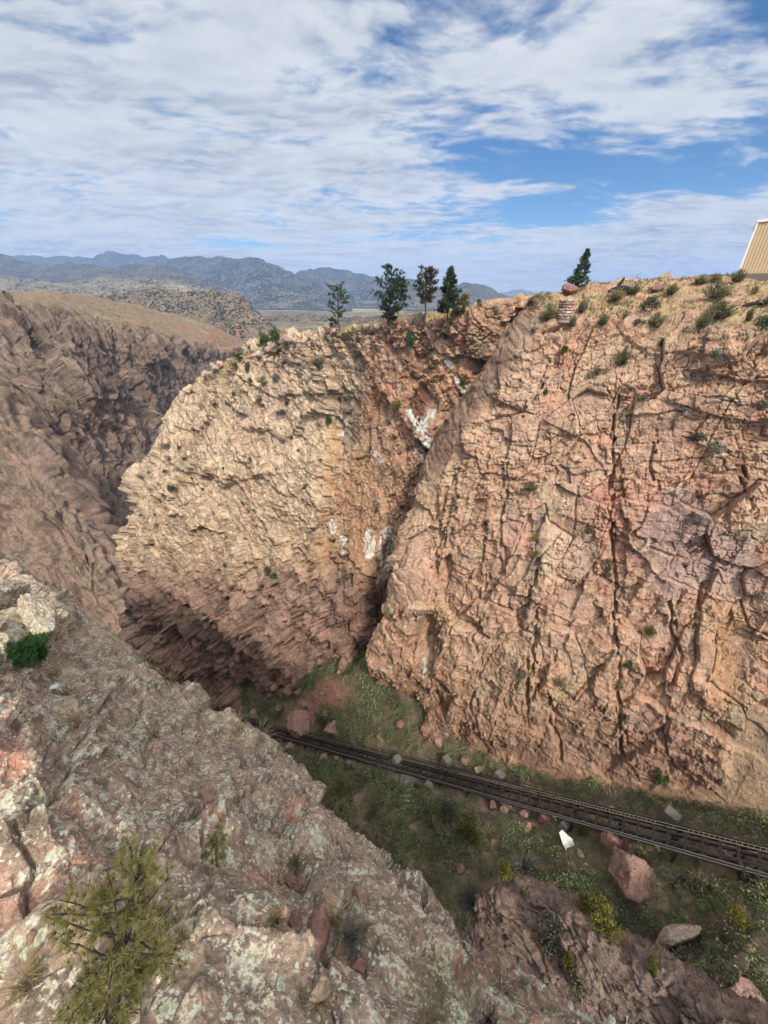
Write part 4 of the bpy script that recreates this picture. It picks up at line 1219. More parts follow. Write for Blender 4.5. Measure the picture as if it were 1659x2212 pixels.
class Geo:
    """collects vertices, faces and a tint for one mesh"""
    def __init__(s): s.V = []; s.F3 = []; s.F4 = []; s.C = []; s.n = 0

    def add(s, V, F, c=0.5):
        V = np.asarray(V, float).reshape(-1, 3); F = np.asarray(F, int)
        s.V.append(V)
        (s.F3 if F.shape[1] == 3 else s.F4).append(F + s.n)
        c = np.broadcast_to(np.asarray(c, float).reshape(-1, 1) if np.ndim(c) else np.full((1, 1), c), (len(V), 1))
        s.C.append(np.repeat(c, 3, 1)); s.n += len(V)

    def leaves(s, P, size, aspect=.55, tint=.5, up=0.3, r=None):
        """flat leaf-like quads turned every way"""
        r = r or rng
        n = len(P)
        a = unit(r.normal(size=(n, 3)) + [0, 0, up]); b = unit(np.cross(a, r.normal(size=(n, 3))))
        L = np.asarray(size) * r.uniform(.6, 1.3, n); L = L[:, None]
        q = np.stack([P - a * L * .5, P + b * L * aspect * .5, P + a * L * .5, P - b * L * aspect * .5], 1)
        F = np.arange(4 * n).reshape(n, 4)
        s.add(q, F, np.repeat(np.broadcast_to(tint, (n,)), 4))

    def needles(s, P, D, length, width, k, spread=.8, tint=.5, r=None):
        """bunches of narrow needles: k per bunch, fanned round the direction D"""
        r = r or rng
        n = len(P)
        d = unit(np.repeat(D, k, 0) + spread * r.normal(size=(n * k, 3)))
        p = np.repeat(P, k, 0)
        L = (np.repeat(np.broadcast_to(length, (n,)), k) * r.uniform(.7, 1.15, n * k))[:, None]
        w = unit(np.cross(d, r.normal(size=(n * k, 3)))) * width * .5
        q = np.stack([p - w, p + w, p + d * L], 1)
        s.add(q, np.arange(3 * n * k).reshape(-1, 3), np.repeat(np.repeat(np.broadcast_to(tint, (n,)), k), 3))

    def tube(s, path, rad, sides=6, tint=.5):
        path = np.asarray(path, float); m = len(path)
        rad = np.broadcast_to(rad, (m,))
        T = unit(np.gradient(path, axis=0))
        ref = np.array([0, 0, 1.0]) if abs(T[:, 2]).mean() < .8 else np.array([1.0, 0, 0])
        A = unit(np.cross(T, ref)); B = np.cross(T, A)
        an = np.arange(sides) / sides * 2 * math.pi
        ring = path[:, None] + rad[:, None, None] * (np.cos(an)[None, :, None] * A[:, None] + np.sin(an)[None, :, None] * B[:, None])
        i = np.arange(m * sides).reshape(m, sides); j = np.roll(i, -1, 1)
        s.add(ring, np.stack([i[:-1], j[:-1], j[1:], i[1:]], -1).reshape(-1, 4), tint)

    def box(s, c, ax, ay, az, tint=.5):
        """box about c with half axes ax, ay, az"""
        c, ax, ay, az = map(lambda v: np.asarray(v, float), (c, ax, ay, az))
        q = np.array([c + i * ax + j * ay + k * az for k in (-1, 1) for j in (-1, 1) for i in (-1, 1)])
        s.add(q, [[0, 2, 3, 1], [4, 5, 7, 6], [0, 1, 5, 4], [2, 6, 7, 3], [0, 4, 6, 2], [1, 3, 7, 5]], tint)

    def build(s, name, mat, parent=None, smooth=False):
        return mesh_from(name, np.concatenate(s.V), [np.concatenate(f) for f in (s.F3, s.F4) if f], mat, np.concatenate(s.C), smooth, parent)


M['bark'] = plain_mat('pine_bark', (.075, .055, .042), .95, .4, 6)
M['char'] = plain_mat('charred_wood', (.02, .018, .017), .9, .4, 5)
M['twig'] = plain_mat('grey_twigs', (.16, .14, .12), .95, .3, 8)
M['needle_dark'] = leaf_mat('dark_needles', (.030, .052, .028), (.095, .135, .06))
M['needle_mid'] = leaf_mat('green_needles', (.030, .048, .022), (.085, .12, .045))
M['needle_brown'] = leaf_mat('browning_needles', (.045, .042, .020), (.12, .105, .045))
M['needle_yellow'] = leaf_mat('yellow_green_needles', (.11, .11, .032), (.28, .25, .085), .3)
M['needle_green'] = leaf_mat('fresh_green_needles', (.020, .055, .015), (.060, .13, .035), .25)
M['leaf_green'] = leaf_mat('green_leaves', (.035, .06, .018), (.10, .15, .04))
M['leaf_yellow'] = leaf_mat('yellow_green_leaves', (.09, .10, .02), (.26, .24, .05), .35)
M['leaf_olive'] = leaf_mat('olive_brush', (.085, .08, .042), (.25, .225, .115))
M['leaf_grey'] = leaf_mat('grey_sage', (.085, .092, .075), (.20, .21, .17))
M['leaf_dark'] = leaf_mat('dark_brush', (.042, .044, .030), (.125, .125, .08))
M['leaf_ochre'] = leaf_mat('dry_grass', (.16, .125, .06), (.40, .33, .17), .3)
M['brush'] = None


def ell(n, r, power=.45):
    d = unit(r.normal(size=(n, 3)))
    return d * (r.uniform(0, 1, n)**power)[:, None]


def shrub_geo(seed, kind):
    """unit-size shrub (about 1 m wide, standing on z = 0); returns foliage, stems"""
    r = np.random.default_rng(seed)
    g, st = Geo(), Geo()
    if kind == 'tuft':                      # upright broom-like brush
        n = 70
        a = r.uniform(0, 2 * math.pi, n); sp = r.uniform(0, .42, n)
        top = np.stack([np.cos(a) * sp, np.sin(a) * sp, .55 + r.uniform(-.2, .25, n) - sp * .5], -1)
        base = top * [.25, .25, 0]
        for k in range(5):
            f = .25 + .18 * k + r.uniform(-.06, .06, (n, 1))
            g.needles(base + (top - base) * f, unit(top - base + [0, 0, .25]), .2, .028, 5, .5, r.uniform(.1, 1, n) * .6 + .08 * k, r)
        for i in range(0, n, 5): st.tube([base[i], base[i] * .4 + top[i] * .6], [.012, .006], 3)
    elif kind == 'spiky':
        n = 90
        d = unit(r.normal(size=(n, 3)) * [1, 1, .6] + [0, 0, .75])
        g.needles(np.zeros((n, 3)) + [0, 0, .03], d, .62, .03, 2, .12, r.uniform(.2, 1, n), r)
        g.needles(d * .3, d, .3, .02, 2, .3, r.uniform(.2, 1, n), r)
        st.tube([[0, 0, -.05], [0, 0, .08]], [.04, .02], 4)
    else:                                   # rounded leafy bush with uneven lobes
        lob = 15 if kind == 'bush' else 11
        c = ell(lob, r, .6) * [.36, .36, .30] + [0, 0, .36]
        for q in c:
            rr = r.uniform(.10, .19)
            m = int(60 * (rr / .15)**2)
            p = q + ell(m, r, .4) * rr * [1.1, 1.1, .8]
            p[:, 2] = np.maximum(p[:, 2], .02)
            t = np.clip(r.uniform(.15, .85) + .18 * r.normal(size=m), 0, 1)
            g.leaves(p, .075, .6, t, .4, r)
            st.tube([[0, 0, -.04], [q[0] * .4, q[1] * .4, q[2] * .45], q], [.022, .014, .006], 4)
    return g, st


SHRUB = {}
for kind, mats in {'tuft': ['leaf_olive', 'leaf_ochre'], 'bush': ['leaf_green', 'leaf_yellow', 'leaf_dark', 'leaf_olive', 'needle_green'], 'low': ['leaf_dark', 'leaf_grey', 'leaf_olive'], 'spiky': ['leaf_grey', 'leaf_ochre']}.items():
    for mt in mats:
        lst = []
        for v in range(3):
            g1, st = shrub_geo(100 * len(SHRUB) + v, kind)
            a = g1.build('shrub', M[mt]); b = st.build('stem', M['twig'])
            lst.append((a.data, b.data))
            bpy.data.objects.remove(a); bpy.data.objects.remove(b)
        SHRUB[kind, mt] = lst
_si = [0]


def shrub(P, w, h, kind, mat, label, group=None, name='shrub', parts=False, cat='shrub', tilt=(0, 0)):
    _si[0] += 1
    fa, fb = SHRUB[kind, mat][_si[0] % 3]
    z = random.uniform(0, 6.28)
    P = np.asarray(P) - [0, 0, .06 * h]
    if parts:
        o = empty(name, P, z)
        o.scale = (w, w, h / .72)
        o.rotation_euler.x, o.rotation_euler.y = tilt
        for dn, d in (('foliage', fa), ('stem', fb)):
            c = bpy.data.objects.new(dn, d); COL.objects.link(c); c.parent = o
    else:
        o = bpy.data.objects.new(name, fa); COL.objects.link(o)
        o.location = P; o.rotation_euler = (tilt[0], tilt[1], z); o.scale = (w, w, h / .72)
    return tag(o, label, cat, group)


def px_m(P):
    """metres per photograph pixel at a point"""
    d = P[1] * CP - P[2] * SP
    return d / FPX * K


def top_at(B, Xt, Yt):
    """the point above B (same distance north) that a sight line through Xt, Yt meets"""
    d = ray(Xt, Yt); return d * (B[1] / d[1])


def pine(B, top, seed, mat, label, group=None, width=.30, bare=.25, limbs=46, shape='cone', dens=1.0, nl=.30, nw=.05, k=9, name='pine_tree', droop=.1, twin=False, fork=0.0, side=None, trunkr=.018, tdark='bark', limb_r=.2):
    """tapered trunk with limbs that carry bunches of needles; side = a low limb reaching out that way"""
    r = np.random.default_rng(seed)
    B = np.asarray(B, float); ax = np.asarray(top, float) - B; H = np.linalg.norm(ax)
    root = empty(name, B)
    tag(root, label, 'tree', group)
    tr, cr = Geo(), Geo()
    t = np.linspace(0, 1, 12)
    wob = np.stack([np.sin(t * 5 + seed) * .02, np.cos(t * 4.3 + seed) * .02, 0 * t], -1) * H * np.sin(t * math.pi)[:, None]
    path = t[:, None] * ax + wob
    path[0, 2] -= .3
    tr.tube(path, trunkr * H * (1.02 - t) ** .8 + .012, 8)
    stems = [path]
    if twin:
        p2 = path * [1, 1, .78] + np.array([1, .3, 0]) * (t ** .7)[:, None] * H * .16
        tr.tube(p2, trunkr * .8 * H * (1.02 - t) ** .8 + .01, 6); stems.append(p2)
    P, Dd, Ti = [], [], []
    for i in range(limbs):
        u = bare + (1 - bare) * (i + r.uniform(0, 1)) / limbs
        sp = stems[i % len(stems)]
        at = np.array([np.interp(u, t, sp[:, q]) for q in range(3)])
        x = (u - bare) / (1 - bare)
        if shape == 'cone': prof = (1 - x) ** .75 * (.45 + .55 * min(1, x / .12 + .25)) + .08
        elif shape == 'flat': prof = .45 + .55 * math.sin(min(1, x * 1.1) * math.pi * .8)
        elif shape == 'open': prof = (.5 + .5 * min(1, x * 1.6)) * (1 - max(0, x - .55) / .45 * .75)
        else: prof = math.sin(math.pi * min(.97, .12 + .80 * x)) ** .7
        L = width * H * prof * r.uniform(.55, 1.15)
        az = i * 2.399 + r.uniform(-.5, .5)
        d = unit(np.array([math.cos(az), math.sin(az), r.uniform(-.15, .45) - droop + .5 * x]))
        if side is not None and i < 3:
            d = unit(np.array(side) + r.normal(size=3) * .08); L = width * H * (1.5 - .2 * i); at = path[1] + np.array([0, 0, H * (.08 + .05 * i)])
        s = np.linspace(0, 1, 5)[:, None]
        lp = at + d * s * L + np.array([0, 0, 1]) * (s ** 2) * L * .18 + np.cumsum(r.normal(size=(5, 3)) * .03 * L, 0) * s
        tr.tube(lp, np.linspace(limb_r, .25 * limb_r, 5) * trunkr * H + .003, 4)
        m = max(3, int(dens * 9 * L / (width * H) + 3))
        f = r.uniform(.38, 1.0, m) ** .8
        q = at + d * f[:, None] * L + np.array([0, 0, 1]) * (f[:, None] ** 2) * L * .18 + r.normal(size=(m, 3)) * [.13, .13, .07] * L
        P.append(q); Dd.append(np.repeat((d * .7 + [0, 0, .55])[None], m, 0)); Ti.append(np.clip(.35 + .3 * r.uniform(-1, 1) + .2 * x + .15 * r.normal(size=m), 0, 1))
    q = path[-1] + r.normal(size=(4, 3)) * .015 * H
    P.append(q); Dd.append(np.tile([0, 0, 1.0], (4, 1))); Ti.append(np.full(4, .6))
    P, Dd, Ti = np.concatenate(P), np.concatenate(Dd), np.concatenate(Ti)
    cr.needles(P, Dd, nl, nw, k, .85, Ti, r)
    tr.build('trunk', M[tdark], root); cr.build('crown', M[mat], root)
    return root


# ------------------------------------------------------------------ trees on the opposite rim
def rim(X, Y): return hit(X, Y, ['mid', 'near'], 7)


def rim_pine(bx, by, tx, ty, **k):
    B = rim(bx, by)
    d = ray(bx, by); B = d * (B[1] / d[1])
    return pine(B, top_at(B, tx, ty), **k)


G = 'pines along the far rim'
rim_pine(733, 712, 728, 624, seed=3, mat='needle_mid', label='thin open pine with a flat top, leftmost on the opposite rim', group=G, width=.34, bare=.30, limbs=36, shape='flat', dens=1.0, nl=.42, nw=.075, k=14)
rim_pine(838, 699, 846, 578, seed=5, mat='needle_dark', label='broad full pine with two stems, widest of the rim trees', group=G, width=.30, bare=.08, limbs=84, shape='round', dens=1.5, nl=.46, nw=.08, k=15, twin=True)
rim_pine(917, 694, 926, 584, seed=8, mat='needle_brown', label='brownish pine on a bare lower trunk between two greener pines', group=G, width=.27, bare=.36, limbs=54, shape='round', dens=1.2, nl=.44, nw=.08, k=15)
rim_pine(966, 692, 974, 581, seed=12, mat='needle_dark', label='dense dark green pine beside the bare brush, right of the brownish one', group=G, width=.28, bare=.12, limbs=76, shape='cone', dens=1.5, nl=.46, nw=.085, k=16)
rim_pine(996, 680, 1003, 640, seed=14, mat='needle_yellow', label='short yellowish pine tucked against the dark rim pine', group=G, width=.5, bare=.1, limbs=30, shape='round', dens=1, nl=.34, nw=.07, k=13)
rim_pine(1035, 668, 1036, 648, seed=15, mat='needle_dark', label='tiny dark sapling alone on the rim below the brown mountain', group=G, width=.32, bare=.2, limbs=14, shape='round', nl=.2, nw=.05, k=7)
rim_pine(1246, 627, 1270, 540, seed=21, mat='needle_dark', label='lone leaning pine behind the round boulder on the skyline', group=G, width=.27, bare=.04, limbs=76, shape='cone', dens=1.4, nl=.26, nw=.045, k=16, side=(-1, -.1, .1), trunkr=.016)
rim_pine(722, 716, 716, 688, seed=23, mat='needle_dark', label='small dark young pine at the foot of the flat topped one', group=G, width=.45, bare=.1, limbs=20, shape='round', nl=.3, nw=.07, k=12)


def rim_bush(X, Y, w, h, kind, mat, label, surf=('mid', 'near'), group=None, name='shrub', cat='shrub', parts=False):
    """X, Y: where its foot stands; w, h: measured on the photograph"""
    P = hit(X, Y, list(surf), 6)
    m = px_m(P)
    return shrub(P, w * m, h * m * 1.12, kind, mat, label, group, name, parts, cat)


rim_bush(566, 752, 42, 38, 'bush', 'leaf_green', 'dark green round bush, the lower of a pair on the headland crest', parts=True)
rim_bush(592, 745, 46, 42, 'bush', 'leaf_green', 'larger round green bush with its neighbour on the headland crest', parts=True)
rim_bush(515, 778, 34, 16, 'bush', 'leaf_green', 'low green bush peeping over the edge left of the bush pair')
rim_bush(530, 806, 18, 26, 'bush', 'leaf_dark', 'narrow dark bush below the headland crest')
rim_bush(686, 795, 44, 32, 'bush', 'leaf_olive', 'olive green bush growing on a dark crooked stem from the cliff edge', parts=True)
rim_bush(880, 758, 36, 46, 'bush', 'needle_green', 'round bright green little pine on the ledge under the rim trees', parts=True)
rim_bush(905, 696, 22, 24, 'low', 'leaf_grey', 'grey green shrub by the bare brush on the rim')
rim_bush(785, 716, 22, 20, 'low', 'leaf_grey', 'grey shrub on the rim between the thin pine and the broad pine')


def bare_brush(P, w, h, seed, label, mat='twig', n=26, name='dead_brush', thick=.012):
    r = np.random.default_rng(seed); g = Geo()
    for i in range(n):
        a = r.uniform(0, 6.28); d = unit(np.array([math.cos(a) * .8, math.sin(a) * .5, r.uniform(.15, 1)]))
        L = r.uniform(.5, 1) * np.array([w * .55, w * .55, h])
        p = [np.zeros(3)]
        for k in range(5): d = unit(d + r.normal(size=3) * .28); p.append(p[-1] + d * L / 5)
        g.tube(p, np.linspace(1, .3, 6) * thick, 3)
        for b in range(3):
            k = r.integers(1, 5); d2 = unit(d + r.normal(size=3) * .7)
            g.tube([p[k], p[k] + d2 * L * .2, p[k] + unit(d2 + r.normal(size=3) * .4) * L * .36], np.array([.6, .4, .2]) * thick, 3)
    o = g.build(name, M[mat]); o.location = P
    return tag(o, label, 'dead brush')


P = rim(885, 702); bare_brush(P, 7.0, 4.4, 31, 'spreading tangle of bare grey branches under the rim pines', thick=.045)
P = rim(850, 708); bare_brush(P, 5.0, 1.6, 32, 'low dark fallen branches on the rim left of the bare tangle', 'char', 16, thick=.04)

# ---- brush on the near plateau and on the walls: (x, y of the foot, width, height, kind, material, label)
OT, ON = 'olive brush tufts on the skyline plateau', 'olive broom-like tuft of brush on the grassy skyline plateau'
NEARB = [(1178, 686, 36, 26, 'tuft', 'leaf_olive', 'olive tuft just left of the stone cairn'), (1253, 671, 30, 22, 'tuft', 'leaf_olive', 'olive tuft just right of the stone cairn'),
         (1396, 672, 50, 40, 'low', 'leaf_dark', 'large round grey green bush on the edge of the grassy plateau'), (1539, 640, 64, 28, 'tuft', 'leaf_olive', 'widest straw olive brush on the slope under the tan building'),
         (1453, 637, 38, 18, 'tuft', 'leaf_olive', ON), (1373, 636, 30, 16, 'tuft', 'leaf_olive', ON), (1333, 644, 40, 20, 'tuft', 'leaf_ochre', 'straw coloured tuft below the charred stump'),
         (1536, 608, 30, 14, 'tuft', 'leaf_olive', ON), (1506, 610, 40, 14, 'tuft', 'leaf_olive', ON), (1588, 604, 30, 20, 'tuft', 'leaf_olive', 'olive tuft at the foot of the tan building corner'),
         (1549, 655, 44, 16, 'low', 'leaf_dark', 'dark flat bush on bare rock left of the black log'), (1546, 684, 64, 28, 'tuft', 'leaf_olive', 'broad straggling olive brush near the cliff edge'),
         (1519, 704, 34, 30, 'tuft', 'leaf_olive', 'tall olive tuft at the cliff edge under the straggling brush'), (1346, 690, 20, 20, 'low', 'leaf_dark', 'small dark bush on the cliff edge, left of its twin'),
         (1373, 699, 30, 16, 'low', 'leaf_dark', 'dark low bush on the cliff edge below the large round bush'), (1409, 708, 36, 24, 'tuft', 'leaf_olive', 'olive tuft on the cliff edge right of the dark low bush'),
         (1296, 708, 28, 20, 'tuft', 'leaf_olive', 'olive tuft alone on the lip below the plateau grass'), (1233, 702, 22, 20, 'tuft', 'leaf_olive', 'small olive tuft on the lip below the cairn'),
         (1146, 724, 28, 16, 'low', 'leaf_grey', 'grey bush on the blocky corner of the cliff'), (1652, 712, 46, 30, 'bush', 'needle_green', 'bright green bush cut by the frame at the plateau edge'),
         (1336, 792, 34, 32, 'tuft', 'leaf_olive', 'round olive tuft on the ledge above the long cleft'), (1286, 808, 56, 16, 'low', 'leaf_olive', 'long low olive mat on the ledge left of the round tuft'),
         (1379, 878, 54, 24, 'low', 'leaf_dark', 'dark spreading bush at the top of the long cleft'), (1211, 772, 20, 26, 'bush', 'leaf_green', 'small bright green bush high on the pink wall'),
         (1424, 748, 18, 20, 'low', 'leaf_dark', 'dark bush in a shaded notch under the rim'), (1536, 785, 36, 30, 'low', 'leaf_grey', 'grey bush among dark cracks below the rim'),
         (1173, 858, 18, 16, 'bush', 'leaf_green', 'small green bush under the overhanging crack'), (1493, 955, 52, 22, 'low', 'leaf_dark', 'dark green mat on the long sloping ledge'),
         (1536, 968, 60, 16, 'low', 'leaf_grey', 'pale grey mat continuing the sloping ledge to the right'), (1623, 630, 24, 14, 'tuft', 'leaf_ochre', 'straw tuft on red rock under the building'),
         (1653, 655, 24, 14, 'tuft', 'leaf_olive', ON), (1619, 694, 18, 24, 'tuft', 'leaf_olive', ON), (1636, 874, 36, 18, 'low', 'leaf_dark', 'dark bush at the right end of the upper ledge'),
         (1473, 882, 30, 10, 'low', 'leaf_grey', 'thin grey mat on a narrow ledge right of the cleft'), (1516, 825, 40, 14, 'low', 'leaf_grey', 'pale mat on a ledge below the dark cracks'),
         (1303, 1252, 38, 44, 'low', 'leaf_olive', 'olive and grey bush filling the long cleft halfway down'), (1310, 1212, 18, 14, 'bush', 'leaf_green', 'green sprig on top of the bush in the cleft'),
         (1393, 1372, 30, 26, 'bush', 'leaf_yellow', 'yellow green bush below the long cleft'), (1636, 1296, 46, 26, 'low', 'leaf_grey', 'grey brush near the frame edge halfway down the wall'),
         (1153, 1172, 24, 22, 'bush', 'leaf_yellow', 'yellow green sprig beside the dark streak'), (1149, 1200, 22, 18, 'bush', 'leaf_yellow', 'lower yellow green sprig beside the dark streak'),
         (1266, 1153, 20, 14, 'tuft', 'leaf_olive', 'tiny olive tuft on the cream coloured face'), (1143, 1060, 34, 18, 'tuft', 'leaf_olive', 'olive tuft on a narrow shelf above the dark streak'),
         (1503, 1124, 40, 12, 'low', 'leaf_grey', 'grey mat on a slanting crack right of the cleft'), (1133, 1466, 32, 18, 'low', 'leaf_olive', 'olive bush on a shelf low on the fluted wall'),
         (1213, 1484, 40, 20, 'low', 'leaf_olive', 'wider olive bush on the lower shelf'), (1353, 1446, 26, 22, 'bush', 'leaf_green', 'green bush in the gully at the foot of the cleft'),
         (1339, 1492, 26, 24, 'tuft', 'leaf_ochre', 'straw tuft hanging below the cleft'), (1419, 1694, 38, 30, 'bush', 'leaf_green', 'green bush low on the wall near the smooth slab'),
         (984, 1074, 14, 14, 'bush', 'leaf_green', 'uppermost green sprig on the buttress edge'), (956, 1102, 14, 12, 'bush', 'leaf_green', 'green sprig on the buttress edge, left of its mate'),
         (980, 1100, 14, 12, 'bush', 'leaf_green', 'green sprig on the buttress edge, right of its mate'), (946, 1232, 12, 18, 'bush', 'leaf_yellow', 'yellow sprig in the crack of the leaning buttress')]
for x, y, w, h, kd, mt, lb in NEARB:
    rim_bush(x, y, w, h, kd, mt, lb, ('near',), group=OT if lb == ON else None)
SN, SG = 'small dark shrub dotted over the pale tan headland', 'small shrubs dotted over the headland'
for x, y, w, h, kd, mt, lb in [(714, 928, 22, 30, 'bush', 'leaf_green', 'bright green bush beside the ochre strip'), (826, 856, 18, 16, 'bush', 'leaf_green', 'green bush high on the orange face'), (991, 840, 26, 26, 'bush', 'leaf_yellow', 'yellow bush by the white stains near the cleft'),
                               (854, 890, 34, 24, 'bush', 'leaf_yellow', 'yellow green bush left of the dark triangular slab'), (822, 818, 12, 18, 'low', 'leaf_olive', 'narrow olive bush under the rim'), (927, 806, 36, 14, 'low', 'leaf_dark', 'dark ledge bush above the dark triangular slab'),
                               (564, 832, 36, 20, 'low', 'leaf_olive', 'olive bush at the left of the headland shoulder'), (591, 830, 30, 18, 'low', 'leaf_grey', 'grey bush on the headland shoulder'), (934, 1004, 14, 20, 'bush', 'leaf_yellow', 'small yellow bush deep in the cleft'),
                               (275, 1336, 18, 26, 'bush', 'leaf_green', 'dark green bush at the foot of the blunt nose'), (575, 1242, 26, 20, 'bush', 'leaf_dark', 'dark bush in the shaded hollow, left of a pair'), (599, 1246, 20, 20, 'bush', 'leaf_green', 'greener bush in the shaded hollow, right of a pair'),
                               (954, 732, 12, 16, 'bush', 'leaf_green', 'tiny green bush below the dense rim pine'), (774, 1446, 70, 22, 'bush', 'leaf_green', 'bright green thicket at the mouth of the cleft'), (445, 1490, 50, 26, 'bush', 'leaf_dark', 'dark thicket at the base of the headland'),
                               (908, 1080, 12, 12, 'bush', 'leaf_green', 'green sprig in the white stained cleft')] + \
        [(x, y, w, w * .7, 'low', 'leaf_dark', SN) for x, y, w in [(614, 876, 18), (556, 872, 24), (607, 904, 26), (627, 948, 14), (657, 910, 18), (564, 934, 12), (537, 826, 18), (797, 822, 14), (379, 1062, 26), (432, 1054, 10), (652, 1054, 18), (529, 1216, 14), (480, 1222, 16), (444, 1328, 14),
                                                                     (552, 1390, 22), (539, 1426, 20), (489, 1402, 22), (405, 990, 14), (382, 966, 14), (362, 990, 16), (352, 1016, 14), (425, 936, 14), (318, 1020, 12), (470, 880, 16), (500, 860, 16), (455, 905, 12), (540, 990, 12), (480, 1010, 10),
                                                                     (600, 1010, 10), (350, 1080, 12), (330, 1120, 10), (520, 1095, 12), (690, 1000, 8), (640, 970, 10), (410, 1040, 12), (300, 1110, 10), (745, 870, 10), (770, 770, 12), (650, 770, 14), (610, 790, 14), (720, 745, 14)]]:
    rim_bush(x, y, w, h, kd, mt, lb, ('mid',), group=SG if lb == SN else None)


# ------------------------------------------------------------------ what nobody could count: ground cover
def scatter(surf, n, wfun, r):
    V, x, y, d = SURF[surf]
    w = wfun(V, x, y, d); w = np.where((x > -40) & (x < 1700) & (y < 2260), w, 0)
    k = r.choice(len(V), n, p=w / w.sum())
    return V[k], d[k]


def clumps(g, P, size, m, r, leaf=.16, flat=.75, tint=None):
    n = len(P)
    size = np.broadcast_to(size, (n,))
    p = np.repeat(P, m, 0) + ell(n * m, r, .45) * np.repeat(size, m)[:, None] * [.5, .5, .5 * flat] + np.repeat(size, m)[:, None] * [0, 0, .28 * flat]
    t = np.repeat(r.uniform(0, 1, n) if tint is None else tint, m) + .12 * r.normal(size=n * m)
    g.leaves(p, np.repeat(size, m) * leaf, .6, np.clip(t, 0, 1), .3, r)


def ramp_leaf(name, stops):
    m, nt, b = new_mat(name, .7, .15)
    g = NB(nt)
    at = g.n('ShaderNodeAttribute', attribute_name='Col')
    sep = g.n('ShaderNodeSeparateColor'); g.l(at.outputs['Color'], sep.inputs[0])
    cr = g.n('ShaderNodeValToRGB')
    e = cr.color_ramp.elements
    while len(e) < len(stops): e.new(.5)
    for i, (p, c) in enumerate(stops): e[i].position = p; e[i].color = tuple(c) + (1,)
    g.l(sep.outputs[0], cr.inputs[0])
    g.l(cr.outputs[0], b.inputs['Base Color'])
    t = g.n('ShaderNodeBsdfTranslucent'); g.l(cr.outputs[0], t.inputs['Color'])
    mx = g.n('ShaderNodeMixShader'); mx.inputs[0].default_value = .22
    g.l(b.outputs[0], mx.inputs[1]); g.l(t.outputs[0], mx.inputs[2])
    g.l(mx.outputs[0], nt.nodes['Material Output'].inputs['Surface'])
    return m


M['brush'] = ramp_leaf('gully_brush', [(0, (.12, .10, .07)), (.25, (.135, .165, .065)), (.5, (.19, .235, .085)), (.8, (.22, .25, .15)), (1, (.27, .27, .16))])
r = np.random.default_rng(41)
area = np.linalg.norm(np.cross(np.gradient(Vl, axis=1), np.gradient(Vl, axis=0)), axis=-1).ravel() if 'Vl' in globals() else None
patch = sst(fbm(SURF['floor'][0], 5, 701, 4), -.35, .2)
P, d = scatter('floor', 15000, lambda V, x, y, d: area * (.12 + patch) * (1 - .93 * FLOOR_SCREE) * (hd.ravel() > 2.5), r)
gg = Geo()
tint = np.clip(.42 + .8 * fbm(P, 6, 702, 3) + .30 * r.normal(size=len(P)), 0, 1)
size = r.uniform(.8, 2.1, len(P)) * (.7 + .5 * sst(fbm(P, 8, 703, 3), -.2, .3))
near_ = d < 62
clumps(gg, P[near_], size[near_], 80, r, .13, 1.15, tint[near_]); clumps(gg, P[~near_], size[~near_] * 1.1, 40, r, .18, 1.15, tint[~near_])
tag(gg.build('undergrowth', M['brush']), 'dense olive and grey brush covering the gully floor', kind='stuff')

M['mesa_leaf'] = leaf_mat('juniper_leaves', (.016, .026, .014), (.040, .055, .028), .1)
gg = Geo()
for nm, VV, n, s0, s1, zc in (('mesa', mesa1, 2600, 3.2, 6.5, 720), ('mesa', mesa2, 2600, 3.5, 7, 730)):
    Q = VV.reshape(-1, 3); x, y, dd = project(Q)
    w = (sst(fbm(Q, 150, 711, 4), -.1, .15) + .12) * (y < zc) * (Q[:, 2] > -150)
    wa = np.linalg.norm(np.cross(np.gradient(VV, axis=1), np.gradient(VV, axis=0)), axis=-1).ravel()
    k = r.choice(len(Q), n, p=(w * wa) / (w * wa).sum())
    clumps(gg, Q[k], r.uniform(s0, s1, n), 16, r, .42, 1.0, r.uniform(0, 1, n))
tag(gg.build('juniper_woodland', M['mesa_leaf']), 'dark junipers scattered over the distant mesa', kind='stuff')

gg = Geo()
Pm, d = scatter('far', 2600, lambda V, x, y, d: sst(fbm(V, 60, 721, 4), -.1, .2) * d * d * (y > 655), r)
clumps(gg, Pm, r.uniform(1.2, 3.0, len(Pm)), 12, r, .40, .8, r.uniform(.1, .7, len(Pm)))
Pm, d = scatter('spur', 500, lambda V, x, y, d: sst(fbm(V, 20, 722, 4), -.1, .2) * d, r)
clumps(gg, Pm, r.uniform(.7, 1.5, len(Pm)), 14, r, .35, .8, r.uniform(.1, .7, len(Pm)))
tag(gg.build('scrub', M['brush']), 'low scrub dotted over the far canyon wall', kind='stuff')

gg = Geo()
Pm, d = scatter('near', 2600, lambda V, x, y, d: sst(fbm(V, 4, 731, 4), -.15, .2) * (y < np.interp(x, [1130, 1250, 1400, 1659], [690, 690, 695, 705])) * (x > 1140) * d, r)
gg.needles(Pm, np.tile([0, 0, 1.0], (len(Pm), 1)), r.uniform(.18, .5, len(Pm)), .03, 9, .45, r.uniform(0, 1, len(Pm)), r)
Pm, d = scatter('mid', 1000, lambda V, x, y, d: (y < np.interp(x, [540, 740, 1050], [790, 730, 700])) * 1.0, r)
gg.needles(Pm, np.tile([0, 0, 1.0], (len(Pm), 1)), r.uniform(.2, .5, len(Pm)), .05, 7, .5, r.uniform(0, 1, len(Pm)), r)
tag(gg.build('dry_grass', M['leaf_olive']), 'straw coloured grass over the rim tops', kind='stuff')
# ------------------------------------------------------------------ boulders and loose stones
M['boulder'] = rock_mat('boulder_rock', .5, .3, .7)
M['concrete'] = plain_mat('weathered_concrete', (.15, .13, .11), .95, .25, 2.5)


